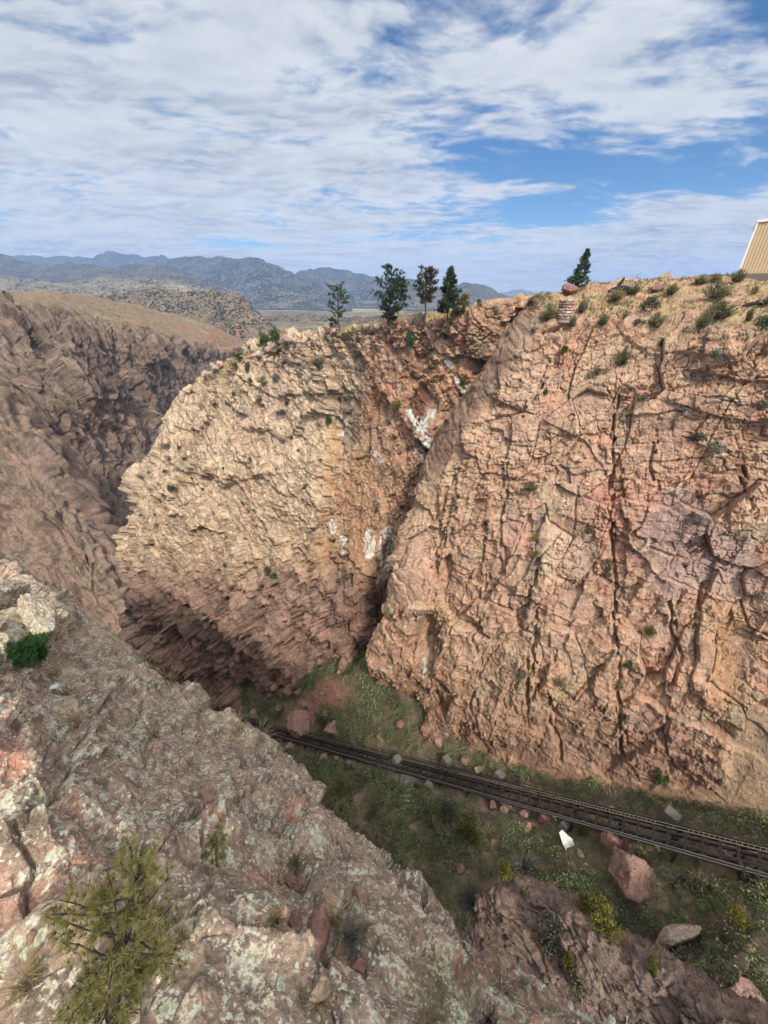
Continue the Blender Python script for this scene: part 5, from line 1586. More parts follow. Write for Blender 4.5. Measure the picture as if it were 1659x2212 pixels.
def stone_mesh(seed, nplanes=13, rough=.06, n=36, flatten=1.0):
    r = np.random.default_rng(seed)
    th = np.linspace(0, math.pi, n)[:, None]; ph = np.linspace(0, 2 * math.pi, 2 * n + 1)[None, :-1]
    d = np.stack([np.sin(th) * np.cos(ph), np.sin(th) * np.sin(ph), np.cos(th) + 0 * ph], -1)
    nn = unit(r.normal(size=(nplanes, 3))); off = r.uniform(.62, 1.0, nplanes)
    k = d @ nn.T
    rad = np.min(np.where(k > .05, off / np.maximum(k, .05), 9), -1)
    rad = np.minimum(rad, 1.25)
    V = d * rad[..., None]
    bb, rb, eb = blocks(V, (.55, .55, .4), seed, .8)
    V = V * (1 + 1.6 * rough * fbm(V, .5, seed, 4) + .8 * rough * fbm(V, .16, seed + 1, 3) + .7 * rough * bb - .8 * rough * sst(eb, .08, 0))[..., None]
    V[..., 2] *= flatten
    i = np.arange(n * 2 * n).reshape(n, 2 * n); j = np.roll(i, -1, 1)
    return V.reshape(-1, 3), np.stack([i[:-1], i[1:], j[1:], j[:-1]], -1).reshape(-1, 4)


def stone(P, size, rot, seed, col, label, cat='boulder', name='boulder', mat='boulder', group=None, sink=.25, planes=13, n=36, rough=.06):
    V, F = stone_mesh(seed, planes, rough, n)
    V = V * (np.asarray(size, float) * .5)
    Rm = np.array(Matrix.Rotation(rot[2], 3, 'Z') @ Matrix.Rotation(rot[1], 3, 'Y') @ Matrix.Rotation(rot[0], 3, 'X'))
    V = V @ Rm.T
    c = np.asarray(col) * (1 + .25 * fbm(V, max(size) * .2, seed + 3, 4))[..., None]
    o = mesh_from(name, V, F, M[mat], c * ALB)
    o.location = np.asarray(P) + [0, 0, size[2] * (.5 - sink)]
    return tag(o, label, cat, group)


def gstone(X, Y, w, h, seed, col, label, surf=('floor',), deep=.8, rot=None, name='boulder', cat='boulder', mat='boulder', group=None, planes=13, n=36, sink=.25):
    """boulder centred on a point of the photograph, w x h measured there"""
    P = hit(X, Y, list(surf), 6); m = px_m(P)
    r = random.Random(seed)
    return stone(P, (w * m, deep * w * m, h * m * 1.1), rot or (r.uniform(-.3, .3), r.uniform(-.3, .3), r.uniform(0, 3)), seed, col, label, cat, name, mat, group, sink, planes, n)


PK, RD, TN, PL = lin(176, 142, 126), lin(148, 112, 98), lin(172, 152, 130), lin(196, 176, 158)
gstone(1353, 1896, 104, 78, 901, PK * .85, 'big pink boulder in the brush below the track, largest of the gully', rot=(.2, .3, .6), n=70, sink=.36)
gstone(1319, 1822, 54, 50, 902, RD, 'reddish boulder lying half under the track')
gstone(1450, 2022, 60, 100, 903, PL, 'pale pink upright slab split at its top in the gully brush', deep=.5, rot=(.1, .3, .4), planes=9, n=50)
gstone(1575, 2089, 34, 70, 904, TN, 'grey tan slab standing on edge at the lower right of the gully', deep=.4, planes=9)
gstone(1603, 2160, 66, 54, 905, PK, 'rounded pink boulder at the lower right of the gully')
gstone(1553, 2130, 36, 44, 906, RD, 'small dark red boulder left of the rounded pink one')
gstone(1616, 2050, 20, 20, 907, PK, 'small pink stone above the standing grey slab')
gstone(1129, 1784, 24, 26, 908, PK, 'round pinkish stone below the track near a smaller mate')
gstone(1146, 1780, 14, 18, 909, RD, 'smaller stone right of the round pinkish one')
gstone(649, 1562, 62, 56, 910, PK, 'large pink rock at the end of the scree fan behind the track', planes=11, n=50)
gstone(716, 1576, 38, 22, 911, PK, 'flat pink rock right of the scree fan')
gstone(929, 1716, 38, 18, 912, PK, 'flat pink slab below the track')
gstone(906, 1718, 20, 20, 913, RD, 'red stone left of the flat pink slab')
gstone(919, 1695, 22, 20, 914, TN, 'grey stone against the lower edge of the track')
gstone(624, 1612, 30, 20, 915, TN, 'pale stone under the far end of the track')
gstone(545, 1545, 26, 18, 916, TN, 'pale stone in the brush where the track disappears')
gstone(700, 1545, 20, 14, 917, PK, 'small pink stone high on the scree fan')
gstone(1460, 1915, 18, 14, 918, PK, 'pink stone beside the dark sheet of scrap')
gstone(1110, 2050, 40, 22, 919, PK, 'pink stone at the left end of the rock rib')
gstone(1000, 1870, 20, 14, 920, PK, 'small pink stone among brush below the tall yellow bush')
for i, (x, y, w) in enumerate([(700, 1640, 26), (760, 1655, 22), (725, 1632, 16), (790, 1668, 22), (1060, 1735, 24), (1085, 1748, 18), (1130, 1755, 22), (1165, 1765, 20), (600, 1530, 16), (640, 1500, 20), (670, 1505, 14), (690, 1500, 12), (655, 1520, 16), (860, 1560, 20), (820, 1590, 16), (940, 1600, 22),
                               (1000, 1640, 20), (1030, 1660, 22), (1130, 1700, 24), (1190, 1715, 20), (1250, 1735, 26), (1310, 1745, 22), (1500, 1815, 22), (1560, 1830, 20), (1200, 1900, 14), (1040, 1880, 14), (1250, 1840, 16), (1480, 1985, 16), (1530, 2000, 14), (1350, 2010, 14), (1600, 1960, 16), (960, 1820, 12), (880, 1740, 12)]):
    gstone(x, y, w, w * .75, 940 + i, [PK, RD, TN][i % 3], 'small fallen rock on the gully slope along the track', group='fallen rocks along the track', n=20)


# concrete footings of the railway
def footing(X, Y, w, h, seed, label, rz, lean=0.0, surf=('floor', 'near')):
    P = hit(X, Y, list(surf), 6); m = px_m(P); w *= m; h *= m
    g = Geo()
    b = np.array([[-.5, -.4, -.6], [.5, -.4, -.6], [.5, .4, -.6], [-.5, .4, -.6], [-.28 + lean, -.26, .5], [.24 + lean, -.26, .42], [.24 + lean, .26, .42], [-.28 + lean, .26, .5]]) * [w, w, h * 1.3]
    F = np.array([[0, 1, 5, 4], [1, 2, 6, 5], [2, 3, 7, 6], [3, 0, 4, 7], [4, 5, 6, 7], [3, 2, 1, 0]])
    g.add(b, F)
    o = g.build('concrete_footing', M['concrete'])
    bv = o.modifiers.new('edge', 'BEVEL'); bv.width = .05 * w; bv.segments = 2
    o.location = P; o.rotation_euler.z = rz
    return tag(o, label, 'concrete footing')


footing(963, 1648, 30, 44, 1, 'pointed pale concrete footing against the foot of the wall', .6, -.1)
footing(1070, 1684, 34, 44, 2, 'pale concrete footing with a slanted top between two others', .6, .2)
footing(1440, 1765, 52, 64, 3, 'largest grey concrete footing behind the track, near the smooth slab', .6, -.15)
footing(856, 1637, 30, 18, 4, 'low concrete block just above the track', .4)
footing(749, 1657, 20, 34, 5, 'tilted concrete slab below the track in the brush', .9, .35)
footing(885, 1694, 60, 9, 6, 'long low concrete ledge under the lower edge of the track', -.2, .1)
footing(1214, 1782, 30, 30, 7, 'grey block under the lower pipes of the track', .6)

# scrap in the brush
P = hit(1219, 1820, ['floor'], 6)
g = Geo(); m = px_m(P)
q = np.array([(-.5, .55), (-.1, .6), (.1, .35), (.35, .2), (.52, -.35), (.3, -.6), (.0, -.4), (-.3, -.15), (-.52, .1)]) * [30 * m, 44 * m]
top = np.c_[q, .22 * np.sin(q[:, 0] * 4) + .55]; bot = top - [0, 0, .06]; k = len(q)
g.add(np.r_[top, bot], np.array([[i, (i + 1) % k, k + (i + 1) % k, k + i] for i in range(k)]))
cen = np.r_[top.mean(0)[None], top]; g.add(cen, np.array([[0, 1 + (i + 1) % k, 1 + i] for i in range(k)])); cen2 = cen - [0, 0, .06]; g.add(cen2, np.array([[0, 1 + i, 1 + (i + 1) % k] for i in range(k)]))
o = g.build('scrap_sheet', plain_mat('bleached_sheet', (.62, .60, .52), .6, .08, 4)); o.location = P; o.rotation_euler = (.5, .2, .3)
tag(o, 'torn cream white sheet lying on the brush below the track', 'scrap')
P = hit(1459, 1906, ['floor'], 6); m = px_m(P)
g = Geo(); g.tube([[-14 * m, 0, .25], [0, .05, .4], [15 * m, .1, .62]], [5.5 * m, 5.5 * m, 5 * m], 12); g.tube([[-14.2 * m, 0, .24], [-13 * m, 0, .27]], [6.2 * m, 6.2 * m], 12)
o = g.build('scrap_pipe', plain_mat('black_plastic', (.012, .016, .018), .4, .2)); o.location = P; o.rotation_euler.z = .35
tag(o, 'short black pipe lying in the brush under the track', 'scrap')

# ------------------------------------------------------------------ the incline railway
Rr, Ll = W(1659, 1864, 34.6), W(557, 1569, 109)
AX = unit(Ll - Rr); SD = unit(np.cross(AX, [0, 0, 1.0])); SD = SD if SD[1] > 0 else -SD
UP = unit(np.cross(AX, SD)); UP = UP if UP[2] > 0 else -UP
LEN = float(np.linalg.norm(Ll - Rr))
S0, S1 = -16.0, LEN + 14
M['rail_steel'] = plain_mat('rusty_rail', (.075, .055, .045), .6, .3, 4, .5, .4)
M['creosote'] = plain_mat('creosoted_timber', (.028, .022, .019), .9, .4, 3)
M['pipe'] = plain_mat('galvanised_pipe', (.26, .25, .235), .5, .15, 2, .5, .3)
M['yellowed'] = plain_mat('weathered_walkway_steel', (.22, .19, .13), .8, .3, 3)
M['dark_steel'] = plain_mat('dark_rusted_steel', (.045, .030, .026), .8, .4, 3)
root = empty('incline_railway', Rr)
tag(root, 'abandoned dark incline railway track crossing the gully floor', 'railway')


def pt(a, s, u): return AX * a + SD * s + UP * u


def beam(name, s, u, hw, hh, mat, a0=S0, a1=S1):
    g = Geo(); g.box(pt((a0 + a1) / 2, s, u), AX * (a1 - a0) / 2, SD * hw, UP * hh); return g.build(name, M[mat], root)


beam('stringer', -.62, -.22, .10, .16, 'creosote'); beam('stringer', .52, -.22, .10, .16, 'creosote'); beam('stringer', .98, -.12, .07, .12, 'creosote')
beam('stringer', -1.12, -.18, .13, .16, 'creosote'); beam('stringer', 1.32, -.05, .10, .14, 'creosote'); beam('hand_rail', 1.42, .62, .03, .03, 'dark_steel'); beam('hand_rail', -1.38, .34, .03, .03, 'dark_steel')
beam('rail', -.50, .17, .035, .06, 'rail_steel'); beam('rail', .40, .17, .035, .06, 'rail_steel')
for s in (-1.30, -1.06):
    g = Geo(); g.tube([pt(a, s, .12) for a in np.linspace(S0, S1, 40)], .055, 8); g.build('pipe', M['pipe'], root, True)
g = Geo(); g.tube([pt(a, 1.22, .42 + .03 * math.sin(a)) for a in np.linspace(S0, S1, 160)], .025, 5); g.build('cable', M['dark_steel'], root)
g = Geo(); g.tube([pt(a, -.05, .12 + .02 * math.sin(a * .7)) for a in np.linspace(S0, S1, 160)], .02, 5); g.build('cable', M['rail_steel'], root)
n = 96
for a in np.linspace(S0 + 1, S1 - 1, n):
    g = Geo(); j = random.uniform(-.06, .06); w = random.uniform(-.03, .03)
    g.box(pt(a + j, -.02 + w, .03), AX * .10, SD * .98 + AX * w, UP * .075); g.build('sleeper', M['creosote'], root)
g = Geo()
for s in (.82, 1.14): g.box(pt((S0 + S1) / 2, s, .22), AX * (S1 - S0) / 2, SD * .022, UP * .03)
for a in np.arange(S0, S1, .42):
    if (a // 5) % 3 != 1 or random.random() < .35: g.box(pt(a, .98, .22), AX * .02, SD * .16, UP * .02)
g.build('walkway_ladder', M['yellowed'], root)
for a in np.arange(S0 + 2, S1, 5.2):
    g = Geo()
    for s in (-1.2, -.6, .5, 1.2): g.box(pt(a, s, -.36) + [0, 0, -1.15], [.09, 0, 0], [0, .09, 0], [0, 0, 1.25])
    g.box(pt(a, -.05, -.46), AX * .1, SD * 1.3, UP * .09)
    g.box(pt(a, -.05, -.2) + [0, 0, -1.2], AX * .05, SD * 1.15 + np.array([0, 0, .35]), UP * .06)
    g.box(pt(a, 1.38, .3), AX * .04, SD * .04, UP * .36); g.box(pt(a + 2.6, 1.38, .3), AX * .03, SD * .03, UP * .36)
    g.build('trestle_bent', M['dark_steel'], root)
for i, a in enumerate(np.arange(S0 + 1, S1, 2.6)):
    d = unit(AX * 1.3 * (1 if i % 2 else -1) + SD * .55)
    g = Geo(); g.box(pt(a, -.86, .02), d * 1.1 * .5, np.cross(d, UP) * .03, UP * .03); g.build('brace', M['dark_steel'], root)
    g = Geo(); g.box(pt(a + 1.3, -.9, -.02), SD * .3, AX * .035, UP * .035); g.build('bracket', M['dark_steel'], root)
for X in (1197, 1418, 1005, 820):
    ta = ((ray(X, 1569 + (X - 557) * .268) @ np.array([1, 0, 0])))
    best = min(np.linspace(0, LEN, 400), key=lambda a: abs(float(project((Rr + pt(a, -1.25, 0))[None])[0][0]) - X))
    g = Geo(); g.box(pt(best, -1.34, .02), AX * .16, SD * .09, UP * .12); g.box(pt(best, -1.32, -.28), AX * .04, SD * .03, UP * .26); g.box(pt(best, -1.36, -.5), AX * .1, SD * .05, UP * .06)
    g.build('pipe_clamp', M['concrete'], root)

# ------------------------------------------------------------------ building on the skyline
B0 = W(1592, 599, 47.5)
bd = unit(np.array([.79, -.61, 0])); bn = np.array([-bd[1], bd[0], 0])
HT = float((ray(1634, 474) * (B0[1] / ray(1634, 474)[1]))[2] - B0[2])
root = empty('metal_building', B0)
tag(root, 'tan corrugated metal building with pale trim cut off by the frame', 'building')
M['tan_metal'] = plain_mat('tan_sheet_metal', (.50, .37, .22), .55, .06, 1.5, .4)
M['trim'] = plain_mat('pale_trim', (.72, .70, .64), .5, .06, 2, .4)
M['roof_metal'] = plain_mat('roof_metal', (.62, .58, .50), .5, .06, 2, .4)
L, Dp = 14.0, 10.0
xs, prof = [], []
p = 0.0
while p < L:
    for dx, z in ((0, 0), (.20, 0), (.23, .045), (.27, .045), (.30, 0)):
        xs.append(p + dx); prof.append(z)
    p += .305
xs, prof = np.array(xs), np.array(prof)


def sheet(a, dirv, nrm, L, z0, z1):
    k = xs <= L
    x = xs[k] + np.arange(k.sum()) * 1e-5
    lo = a + dirv * x[:, None] + nrm * prof[k][:, None] + [0, 0, z0]
    return np.stack([lo, lo + [0, 0, z1 - z0]])


g = Geo()
for a, dv, nv, l in ((np.zeros(3), bd, -bn, L), (np.zeros(3), bn, -bd, Dp)):
    Sh = sheet(a, dv, nv, l, .35, HT); g.add(Sh, grid_faces(*Sh.shape[:2]))
g.build('wall', M['tan_metal'], root)
g = Geo(); g.box(bd * L / 2 + bn * Dp / 2 + [0, 0, -.25], bd * (L / 2 + .03), bn * (Dp / 2 + .03), [0, 0, .58]); g.build('foundation', M['concrete'], root)
rf = Geo(); rf.box(bd * L / 2 + bn * Dp / 2 + [0, 0, HT + .16], bd * (L / 2 + .14) + np.array([0, 0, .25]), bn * (Dp / 2 + .14), [0, 0, .10]); rfo = rf.build('roof', M['roof_metal'], root)
g = Geo(); g.box(bd * L / 2 - bn * .1 + [0, 0, HT + .02], bd * (L / 2 + .1) + np.array([0, 0, .2]), bn * .05, [0, 0, .10]); g.build('eave_trim', M['trim'], root)
g = Geo(); g.box(bd * -.01 - bn * .02 + [0, 0, HT / 2 + .17], bd * .09, bn * .09, [0, 0, HT / 2 - .17]); g.build('corner_trim', M['trim'], root)

# ------------------------------------------------------------------ stone cairn, skyline boulder, burnt log
P = hit(1219, 684, ['near'], 6); m = px_m(P)
root = empty('stone_cairn', P)
tag(root, 'squat mortared stone pillar just below the skyline', 'cairn')
M['cairn'] = rock_mat('cairn_stone', .25, .3, .6)
r = np.random.default_rng(77)
Wd, Hh = 32 * m, 38 * m
g = Geo(); k = 7
ang = np.arange(16) / 16 * 2 * math.pi
g.add(np.concatenate([np.stack([np.cos(ang) * Wd * .46 * f, np.sin(ang) * Wd * .46 * f, np.full(16, z)], -1) for z, f in ((-.3, 1.08), (Hh * .94, .86))]), np.array([[i, (i + 1) % 16, 16 + (i + 1) % 16, 16 + i] for i in range(16)]))
core = g.build('mortar', plain_mat('pale_mortar', (.26, .20, .165), .95, .15, 6), root)
VV, FF, CC, nn_ = [], [], [], 0
for row in range(k):
    z = Hh * (row + .5) / k; f = 1.06 - .2 * row / k; cnt = 9
    for i in range(cnt):
        a = 2 * math.pi * (i + .5 * (row % 2) + r.uniform(-.12, .12)) / cnt
        v, fa = stone_mesh(1200 + row * 20 + i, 10, .05, 9)
        v = v * np.array([.19 * Wd, .10 * Wd, Hh / k * .54]) * r.uniform(.8, 1.05)
        ca, sa = math.cos(a + math.pi / 2), math.sin(a + math.pi / 2)
        v = v @ np.array([[ca, -sa, 0], [sa, ca, 0], [0, 0, 1]]).T + [math.cos(a) * Wd * .43 * f, math.sin(a) * Wd * .43 * f, z]
        VV.append(v); FF.append(fa + nn_); nn_ += len(v)
        CC.append(np.repeat(((PL if r.random() < .15 else [PK, RD, PK][r.integers(3)]) * r.uniform(.85, 1.1))[None], len(v), 0))
mesh_from('stonework', np.concatenate(VV), np.concatenate(FF), M['cairn'], np.concatenate(CC) * ALB, True, root)
P = W(1236, 632, 48.5)
gx = hit(1238, 628, ['near'], 8)
stone(gx, (34 * px_m(gx), 28 * px_m(gx), 24 * px_m(gx)), (0, .05, .3), 1301, RD * 1.15, 'rounded reddish boulder on the skyline in front of the lone pine', sink=.12, planes=18)
gx = hit(1412, 624, ['near'], 8)
stone(gx, (26 * px_m(gx), 20 * px_m(gx), 14 * px_m(gx)), (0, .3, .2), 1302, RD, 'low reddish rock on the skyline right of the burnt log', sink=.2)

P = hit(1336, 632, ['near'], 8); m = px_m(P)
root = empty('burnt_log', P + np.array([0, 0, 6 * m]))
tag(root, 'charred fallen trunk with an upright stub and a bare twig on the skyline', 'dead tree')
g = Geo()
g.tube(np.array([[-26, 0, 1], [-16, 1, 5], [-4, 0, 8], [10, -1, 8], [22, 0, 4], [30, 1, 0]]) * m, np.array([2.5, 4.5, 5.5, 5, 4, 2.5]) * m, 9)
g.tube(np.array([[4, 0, 3], [12, 1, 2], [26, 2, -2]]) * m, np.array([4.5, 4, 3]) * m, 8)
g.build('trunk', M['char'], root, True)
g = Geo(); g.tube(np.array([[-9, 0, 6], [-5, 0, 14], [-1, 0, 22], [2, 0, 27]]) * m, np.array([4.2, 3.4, 3.0, 1.6]) * m, 8); g.build('stub', M['char'], root, True)
g = Geo(); g.tube(np.array([[14, 0, 8], [20, 0, 20], [26, 0, 30], [35, 0, 38]]) * m, np.array([.9, .7, .5, .3]) * m, 4); g.tube(np.array([[20, 0, 20], [18, 0, 28]]) * m, np.array([.5, .25]) * m, 4); g.build('twig', M['twig'], root)
P = hit(1640, 612, ['near'], 8); P = hit(1620, 655, ['near'], 8); m = px_m(P)
g = Geo(); g.tube(np.array([[-22, 0, 2], [-8, 0, 5], [8, 0, 7], [20, 0, 4]]) * m, np.array([1.5, 3.5, 4, 2.5]) * m, 7); g.tube(np.array([[0, 0, 5], [6, 0, 12], [14, 0, 14]]) * m, np.array([2, 1.4, .6]) * m, 5)
o = g.build('burnt_log', M['char']); o.location = P; tag(o, 'short black log on bare red rock below the tan building', 'dead tree')
for i, (x, y, w) in enumerate([(709, 717, 22), (700, 720, 14), (724, 722, 16), (790, 708, 14), (810, 706, 16), (640, 736, 14), (620, 742, 18), (655, 733, 12), (760, 712, 12), (575, 756, 16), (555, 766, 14), (480, 792, 18), (465, 803, 20), (440, 818, 16), (404, 846, 22), (390, 860, 18)]):
    gx = hit(x, y, ['mid'], 6); mm = px_m(gx)
    stone(gx, (w * mm, w * mm * .8, w * mm * .95), (.2, .1, i), 1320 + i, [TN, PL, lin(206, 170, 140)][i % 3], 'blocky tan stone sitting on the crest of the headland', group='blocky stones on the headland crest', n=18, sink=.2)

# ------------------------------------------------------------------ bushes one can tell apart in the gully
GB = [(1004, 1805, 74, 84, 'bush', 'leaf_yellow', 'broad yellow green bush in the middle of the gully brush'), (1081, 1895, 46, 74, 'bush', 'leaf_yellow', 'tall narrow yellow bush beside grey spiky leaves'),
      (1266, 1950, 72, 60, 'bush', 'leaf_yellow', 'upper of two touching yellow bushes behind the rock rib'), (1300, 2000, 78, 66, 'bush', 'leaf_yellow', 'lower, darker yellow bush behind the rock rib'),
      (1572, 1990, 60, 70, 'bush', 'leaf_yellow', 'yellow green bush far right in the gully'), (1399, 2080, 40, 44, 'bush', 'leaf_yellow', 'yellow bush at the edge of the rock rib'),
      (730, 1705, 50, 34, 'bush', 'leaf_yellow', 'olive yellow bush near the edge of the grey slope'), (845, 1700, 32, 26, 'bush', 'leaf_green', 'vivid green bush under the track, left of its mate'),
      (899, 1705, 26, 28, 'bush', 'leaf_green', 'vivid green bush under the track, right of its mate'), (922, 1780, 34, 40, 'bush', 'leaf_yellow', 'small golden bush left of the broad yellow green one'),
      (957, 1760, 52, 56, 'bush', 'leaf_dark', 'dark reddish green bush above the golden one'), (1131, 1930, 20, 28, 'bush', 'leaf_yellow', 'small yellow bush at the left end of the rock rib'),
      (1137, 1870, 60, 44, 'spiky', 'leaf_grey', 'grey spiky leaved plant beside the tall narrow bush'), (1017, 1950, 70, 60, 'spiky', 'leaf_grey', 'large silvery sage by the edge of the grey slope'),
      (1133, 1856, 30, 26, 'spiky', 'leaf_grey', 'smaller grey spiky plant in the brush'), (1373, 1860, 70, 40, 'tuft', 'leaf_olive', 'long grassy green tussock right of the reddish boulder'),
      (1216, 2090, 44, 60, 'bush', 'leaf_ochre', 'dry orange brown bush in the hollow before the rock rib'), (1180, 2040, 80, 70, 'bush', 'leaf_dark', 'dark bush in the hollow behind the grey slope'),
      (1240, 2140, 60, 60, 'bush', 'leaf_olive', 'olive bush low in the hollow under the rib'), (1250, 1800, 26, 44, 'bush', 'leaf_yellow', 'slim yellow green bush right of the white sheet'),
      (690, 1560, 44, 34, 'bush', 'leaf_dark', 'dark green bush beside the pink scree'), (1500, 1915, 60, 34, 'tuft', 'leaf_olive', 'grassy tussock under the right part of the track'),
      (1620, 1900, 60, 36, 'tuft', 'leaf_olive', 'grassy tussock at the right frame edge below the track'), (700, 1650, 30, 20, 'low', 'leaf_grey', 'grey bush just under the track beside pale stones')]
OL = {'leaf_ochre': 'leaf_yellow'}
for x, y, w, h, kd, mt, lb in GB:
    mt = OL.get(mt, mt) if kd == 'bush' else mt
    rim_bush(x, y, w, h, kd, mt, lb, ('floor', 'rib'), name='bush', cat='bush', parts=(kd == 'bush'))

# ------------------------------------------------------------------ plants and stones on the grey slope in front
def fgp(X, Y): return hit(X, Y, ['fg'], 9)


# small yellowing pine at the lower left, leaning out from the rock
B = fgp(240, 2200)
T = W(300, 1885, float(B[1] * CP - B[2] * SP) * .93)
T2 = T + np.array([0, 0, 0])
pine(B, T2, 51, 'needle_yellow', 'small yellow green pine leaning out of the lichen rock at the lower left', width=.38, bare=.12, limbs=46, shape='open', dens=2.0, nl=.125, nw=.007, k=36, trunkr=.032, tdark='char', droop=.0, limb_r=.16)
B = fgp(462, 1862)
pine(B, W(470, 1812, float(B[1] * CP - B[2] * SP) * .97), 52, 'needle_yellow', 'knee high pine seedling alone on the lichen rock', width=.42, bare=.35, limbs=16, shape='round', dens=.8, nl=.09, nw=.009, k=30, trunkr=.03, tdark='char', name='pine_seedling', limb_r=.1)
P = fgp(85, 1425); m = px_m(P)
g = Geo(); r = np.random.default_rng(53)
lb = ell(34, r, .5) * [.40, .40, .42] + [0, 0, .5]
q = np.repeat(lb, 60, 0) + ell(34 * 60, r, .5) * .15
g.needles(q, unit(q - [0, 0, .1]), .11, .014, 6, .5, np.clip(np.repeat(r.uniform(.1, .9, 34), 60) + .1 * r.normal(size=2040), 0, 1), r)
root = empty('round_bush', P - [0, 0, .1]); root.scale = (88 * m, 88 * m, 82 * m)
g.build('foliage', M['needle_green'], root)
g = Geo()
for v in lb: g.tube([[0, 0, -.1], [v[0] * .4, v[1] * .4, .2], v], [.03, .02, .008], 4)
g.build('stem', M['twig'], root)
tag(root, 'dense bright green round bush in a hollow of the near rock', 'bush')


def tuft(X, Y, w, h, mat, label, k=60, blade=.012, seed=None, group=None, out=.5):
    P = fgp(X, Y); m = px_m(P); r = np.random.default_rng(seed or int(X * 7 + Y)); g = Geo()
    a = r.uniform(0, 6.28, k); f = r.uniform(0, 1, k) ** .6
    for bend in (0, 1):
        base = np.stack([np.cos(a) * f * w * m * .18, np.sin(a) * f * w * m * .18, 0 * a], -1)
        d = unit(np.stack([np.cos(a) * f * out, np.sin(a) * f * out, np.ones(k)], -1))
        L = h * m * r.uniform(.5, 1.1, k)
        if bend: base = base + d * L[:, None] * .8; d = unit(d + np.stack([np.cos(a), np.sin(a), -.6 * np.ones(k)], -1) * .7); L = L * .6
        g.needles(base, d, L, blade, 2, .12, r.uniform(0, 1, k), r)
    o = g.build('grass_tuft', M[mat]); o.location = P - np.array([0, 0, .02])
    return tag(o, label, 'grass tuft', group)


for x, y, w, h, mt, lb in [(540, 1560, 60, 46, 'leaf_ochre', 'straw yellow grass on the edge of the near slope'), (575, 1595, 50, 46, 'leaf_ochre', 'golden grass on the edge just below the other straw tuft'), (362, 1475, 60, 50, 'leaf_ochre', 'rusty dry grass in a crease near the slope edge'),
                           (150, 1492, 60, 36, 'leaf_olive', 'green and grey tuft beside the white scrap of paper'), (170, 1565, 60, 46, 'leaf_ochre', 'brown dry tuft in a dark dip of the rock'), (328, 1582, 60, 34, 'leaf_olive', 'greenish grass in a crack above a pale lichen patch'),
                           (600, 1985, 36, 56, 'leaf_olive', 'upright olive grass tuft among lichen'), (722, 1985, 46, 66, 'leaf_ochre', 'stiff straw tuft behind a red chip of rock'), (790, 2000, 40, 66, 'leaf_ochre', 'leaning straw tuft beside grey sage'),
                           (205, 1960, 60, 70, 'leaf_ochre', 'dry brown tuft in the dark crack above the small pine'), (400, 2020, 60, 56, 'leaf_ochre', 'rusty dry tuft on the right of the small pine'), (60, 2120, 80, 90, 'leaf_ochre', 'tangled dry weeds at the lower left frame edge'),
                           (700, 2160, 50, 44, 'leaf_ochre', 'pale straw tuft in the lower crack'), (452, 1515, 50, 30, 'leaf_olive', 'faded tuft close to the slope edge'), (640, 1860, 20, 20, 'leaf_olive', 'tiny yellowish weed beside red gravel'),
                           (120, 1450, 70, 40, 'leaf_ochre', 'dry stalks at the foot of the bright green bush'), (1090, 2130, 60, 50, 'leaf_olive', 'olive tuft in the gash near the lower edge')]:
    tuft(x, y, w, h, mt, lb)
P = fgp(770, 2020); m = px_m(P)
bare_brush(P, 60 * m, 80 * m, 61, 'silver grey sage twigs between red stones on the near slope', 'twig', 60, 'sage_brush', .006)
shrub(P, 66 * m, 60 * m, 'spiky', 'leaf_grey', 'grey sage leaves in the notch of the near slope', name='sage_plant', cat='sage')
for x, y, w, h, sd, lb in [(940, 2195, 150, 170, 62, 'sparse yellowish bare bush near the bottom of the near slope'), (1050, 2200, 70, 90, 63, 'leafless dark twigs at the bottom right of the near slope'), (1140, 2100, 60, 90, 64, 'pale bare twigs poking over the slope edge')]:
    P = fgp(x, y); m = px_m(P)
    bare_brush(P, w * m, h * m, sd, lb, 'twig' if sd != 63 else 'char', 30, 'bare_shrub', .006)
    if sd == 62:
        r = np.random.default_rng(65); g = Geo(); q = ell(190, r, .5) * [w * m * .5, w * m * .5, h * m * .45] + [0, 0, h * m * .5]
        g.needles(q, unit(r.normal(size=(190, 3)) + [0, 0, .8]), .10, .005, 16, .6, r.uniform(.1, .9, 190), r)
        o = g.build('young_pine', M['needle_yellow']); o.location = P; tag(o, 'thin see-through yellow green pine sprays low on the near slope', 'tree')
P = fgp(82, 1345); m = px_m(P)
stone(P, (150 * m, 66 * m, 74 * m), (.1, .12, -.75), 1501, lin(180, 162, 136), 'long tan lichen crusted boulder above the green bush at the left edge', mat='lichen', planes=16, n=60, sink=.3, rough=.05)
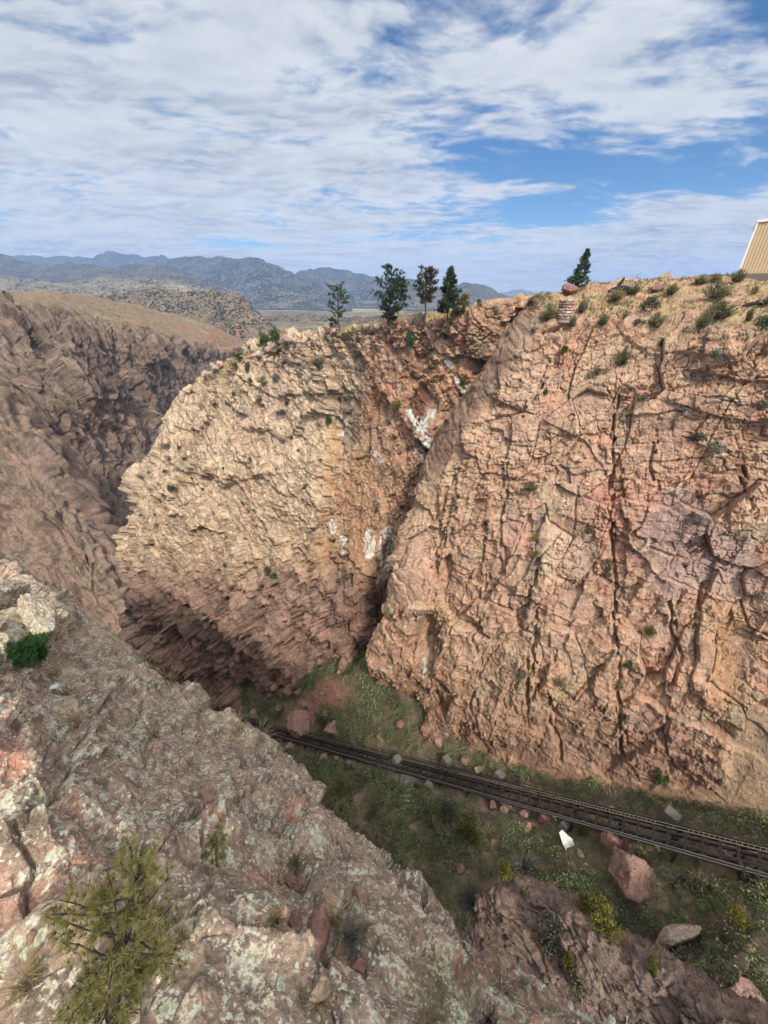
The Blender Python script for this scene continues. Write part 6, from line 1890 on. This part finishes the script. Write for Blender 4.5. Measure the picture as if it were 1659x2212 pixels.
# loose stones
for x, y, w, h, col, lb in [(452, 1712, 46, 30, PK, 'pink angular stone resting on a ledge of the near slope'), (438, 1738, 22, 20, PK, 'smaller pink chip left of the angular pink stone'), (632, 1905, 30, 30, RD * 1.1, 'dark pink flat stone in the red gravel'), (612, 1893, 18, 14, TN, 'small grey stone in the red gravel'),
                            (695, 2000, 70, 60, RD * 1.2, 'red pointed chip of rock standing in front of dry grass'), (645, 1985, 36, 34, RD * 1.1, 'smaller red chip left of the pointed one'), (785, 1930, 36, 44, PK, 'pink knob of rock below a dark crack'), (782, 2088, 40, 44, RD * 1.2, 'lichen edged red lump beside the sage'),
                            (695, 2140, 50, 70, TN, 'tan wedge stone leaning in the lower crack'), (60, 2020, 22, 20, PK, 'pale pink pebble at the lower left edge')]:
    P = fgp(x, y); m = px_m(P)
    stone(P, (w * m, w * m * .7, h * m), (random.uniform(-.4, .4), random.uniform(-.4, .4), random.uniform(0, 3)), int(x + y), col, lb, 'stone', 'loose_stone', 'boulder', None, .35, 9, 24)
P = fgp(123, 1475); m = px_m(P)
g = Geo(); g.box([0, 0, .03], [8 * m, 1 * m, .01], [-1 * m, 5 * m, .02], [0, 0, .004]); g.box([7 * m, 1 * m, .05], [2 * m, 0, .03], [-1 * m, 4.6 * m, .02], [0, 0, .004])
o = g.build('paper_scrap', plain_mat('white_paper', (.85, .84, .82), .7, .03)); o.location = P; tag(o, 'white scrap of paper on red soil by the green bush', 'litter')
# gravel of red grit in the worn hollows
r = np.random.default_rng(71); VV, FF, CC, nn_ = [], [], [], 0
base = [stone_mesh(1400 + i, 8, .05, 6) for i in range(4)]
for (x, y, sp, n) in [(610, 1880, 40, 130), (470, 1800, 24, 30), (30, 1790, 40, 60), (690, 2110, 40, 90), (400, 1700, 40, 30), (1010, 2010, 30, 40), (560, 1680, 40, 30)]:
    V0, x0, y0, d0 = SURF['fg']; k = np.where((np.abs(x0 - x) < sp) & (np.abs(y0 - y) < sp * .7))[0]
    for i in r.choice(k, min(n, len(k))):
        v, f = base[r.integers(4)]; s = r.uniform(.012, .05) * r.uniform(.5, 1.3)
        VV.append(v * [s, s * .8, s * .6] + V0[i] + [0, 0, s * .2]); FF.append(f + nn_); nn_ += len(v); CC.append(np.repeat(([PK, RD, TN][r.integers(3)])[None], len(v), 0))
o = mesh_from('gravel', np.concatenate(VV), np.concatenate(FF), M['boulder'], np.concatenate(CC) * ALB); tag(o, 'red grit in the worn hollows of the near slope', kind='stuff')
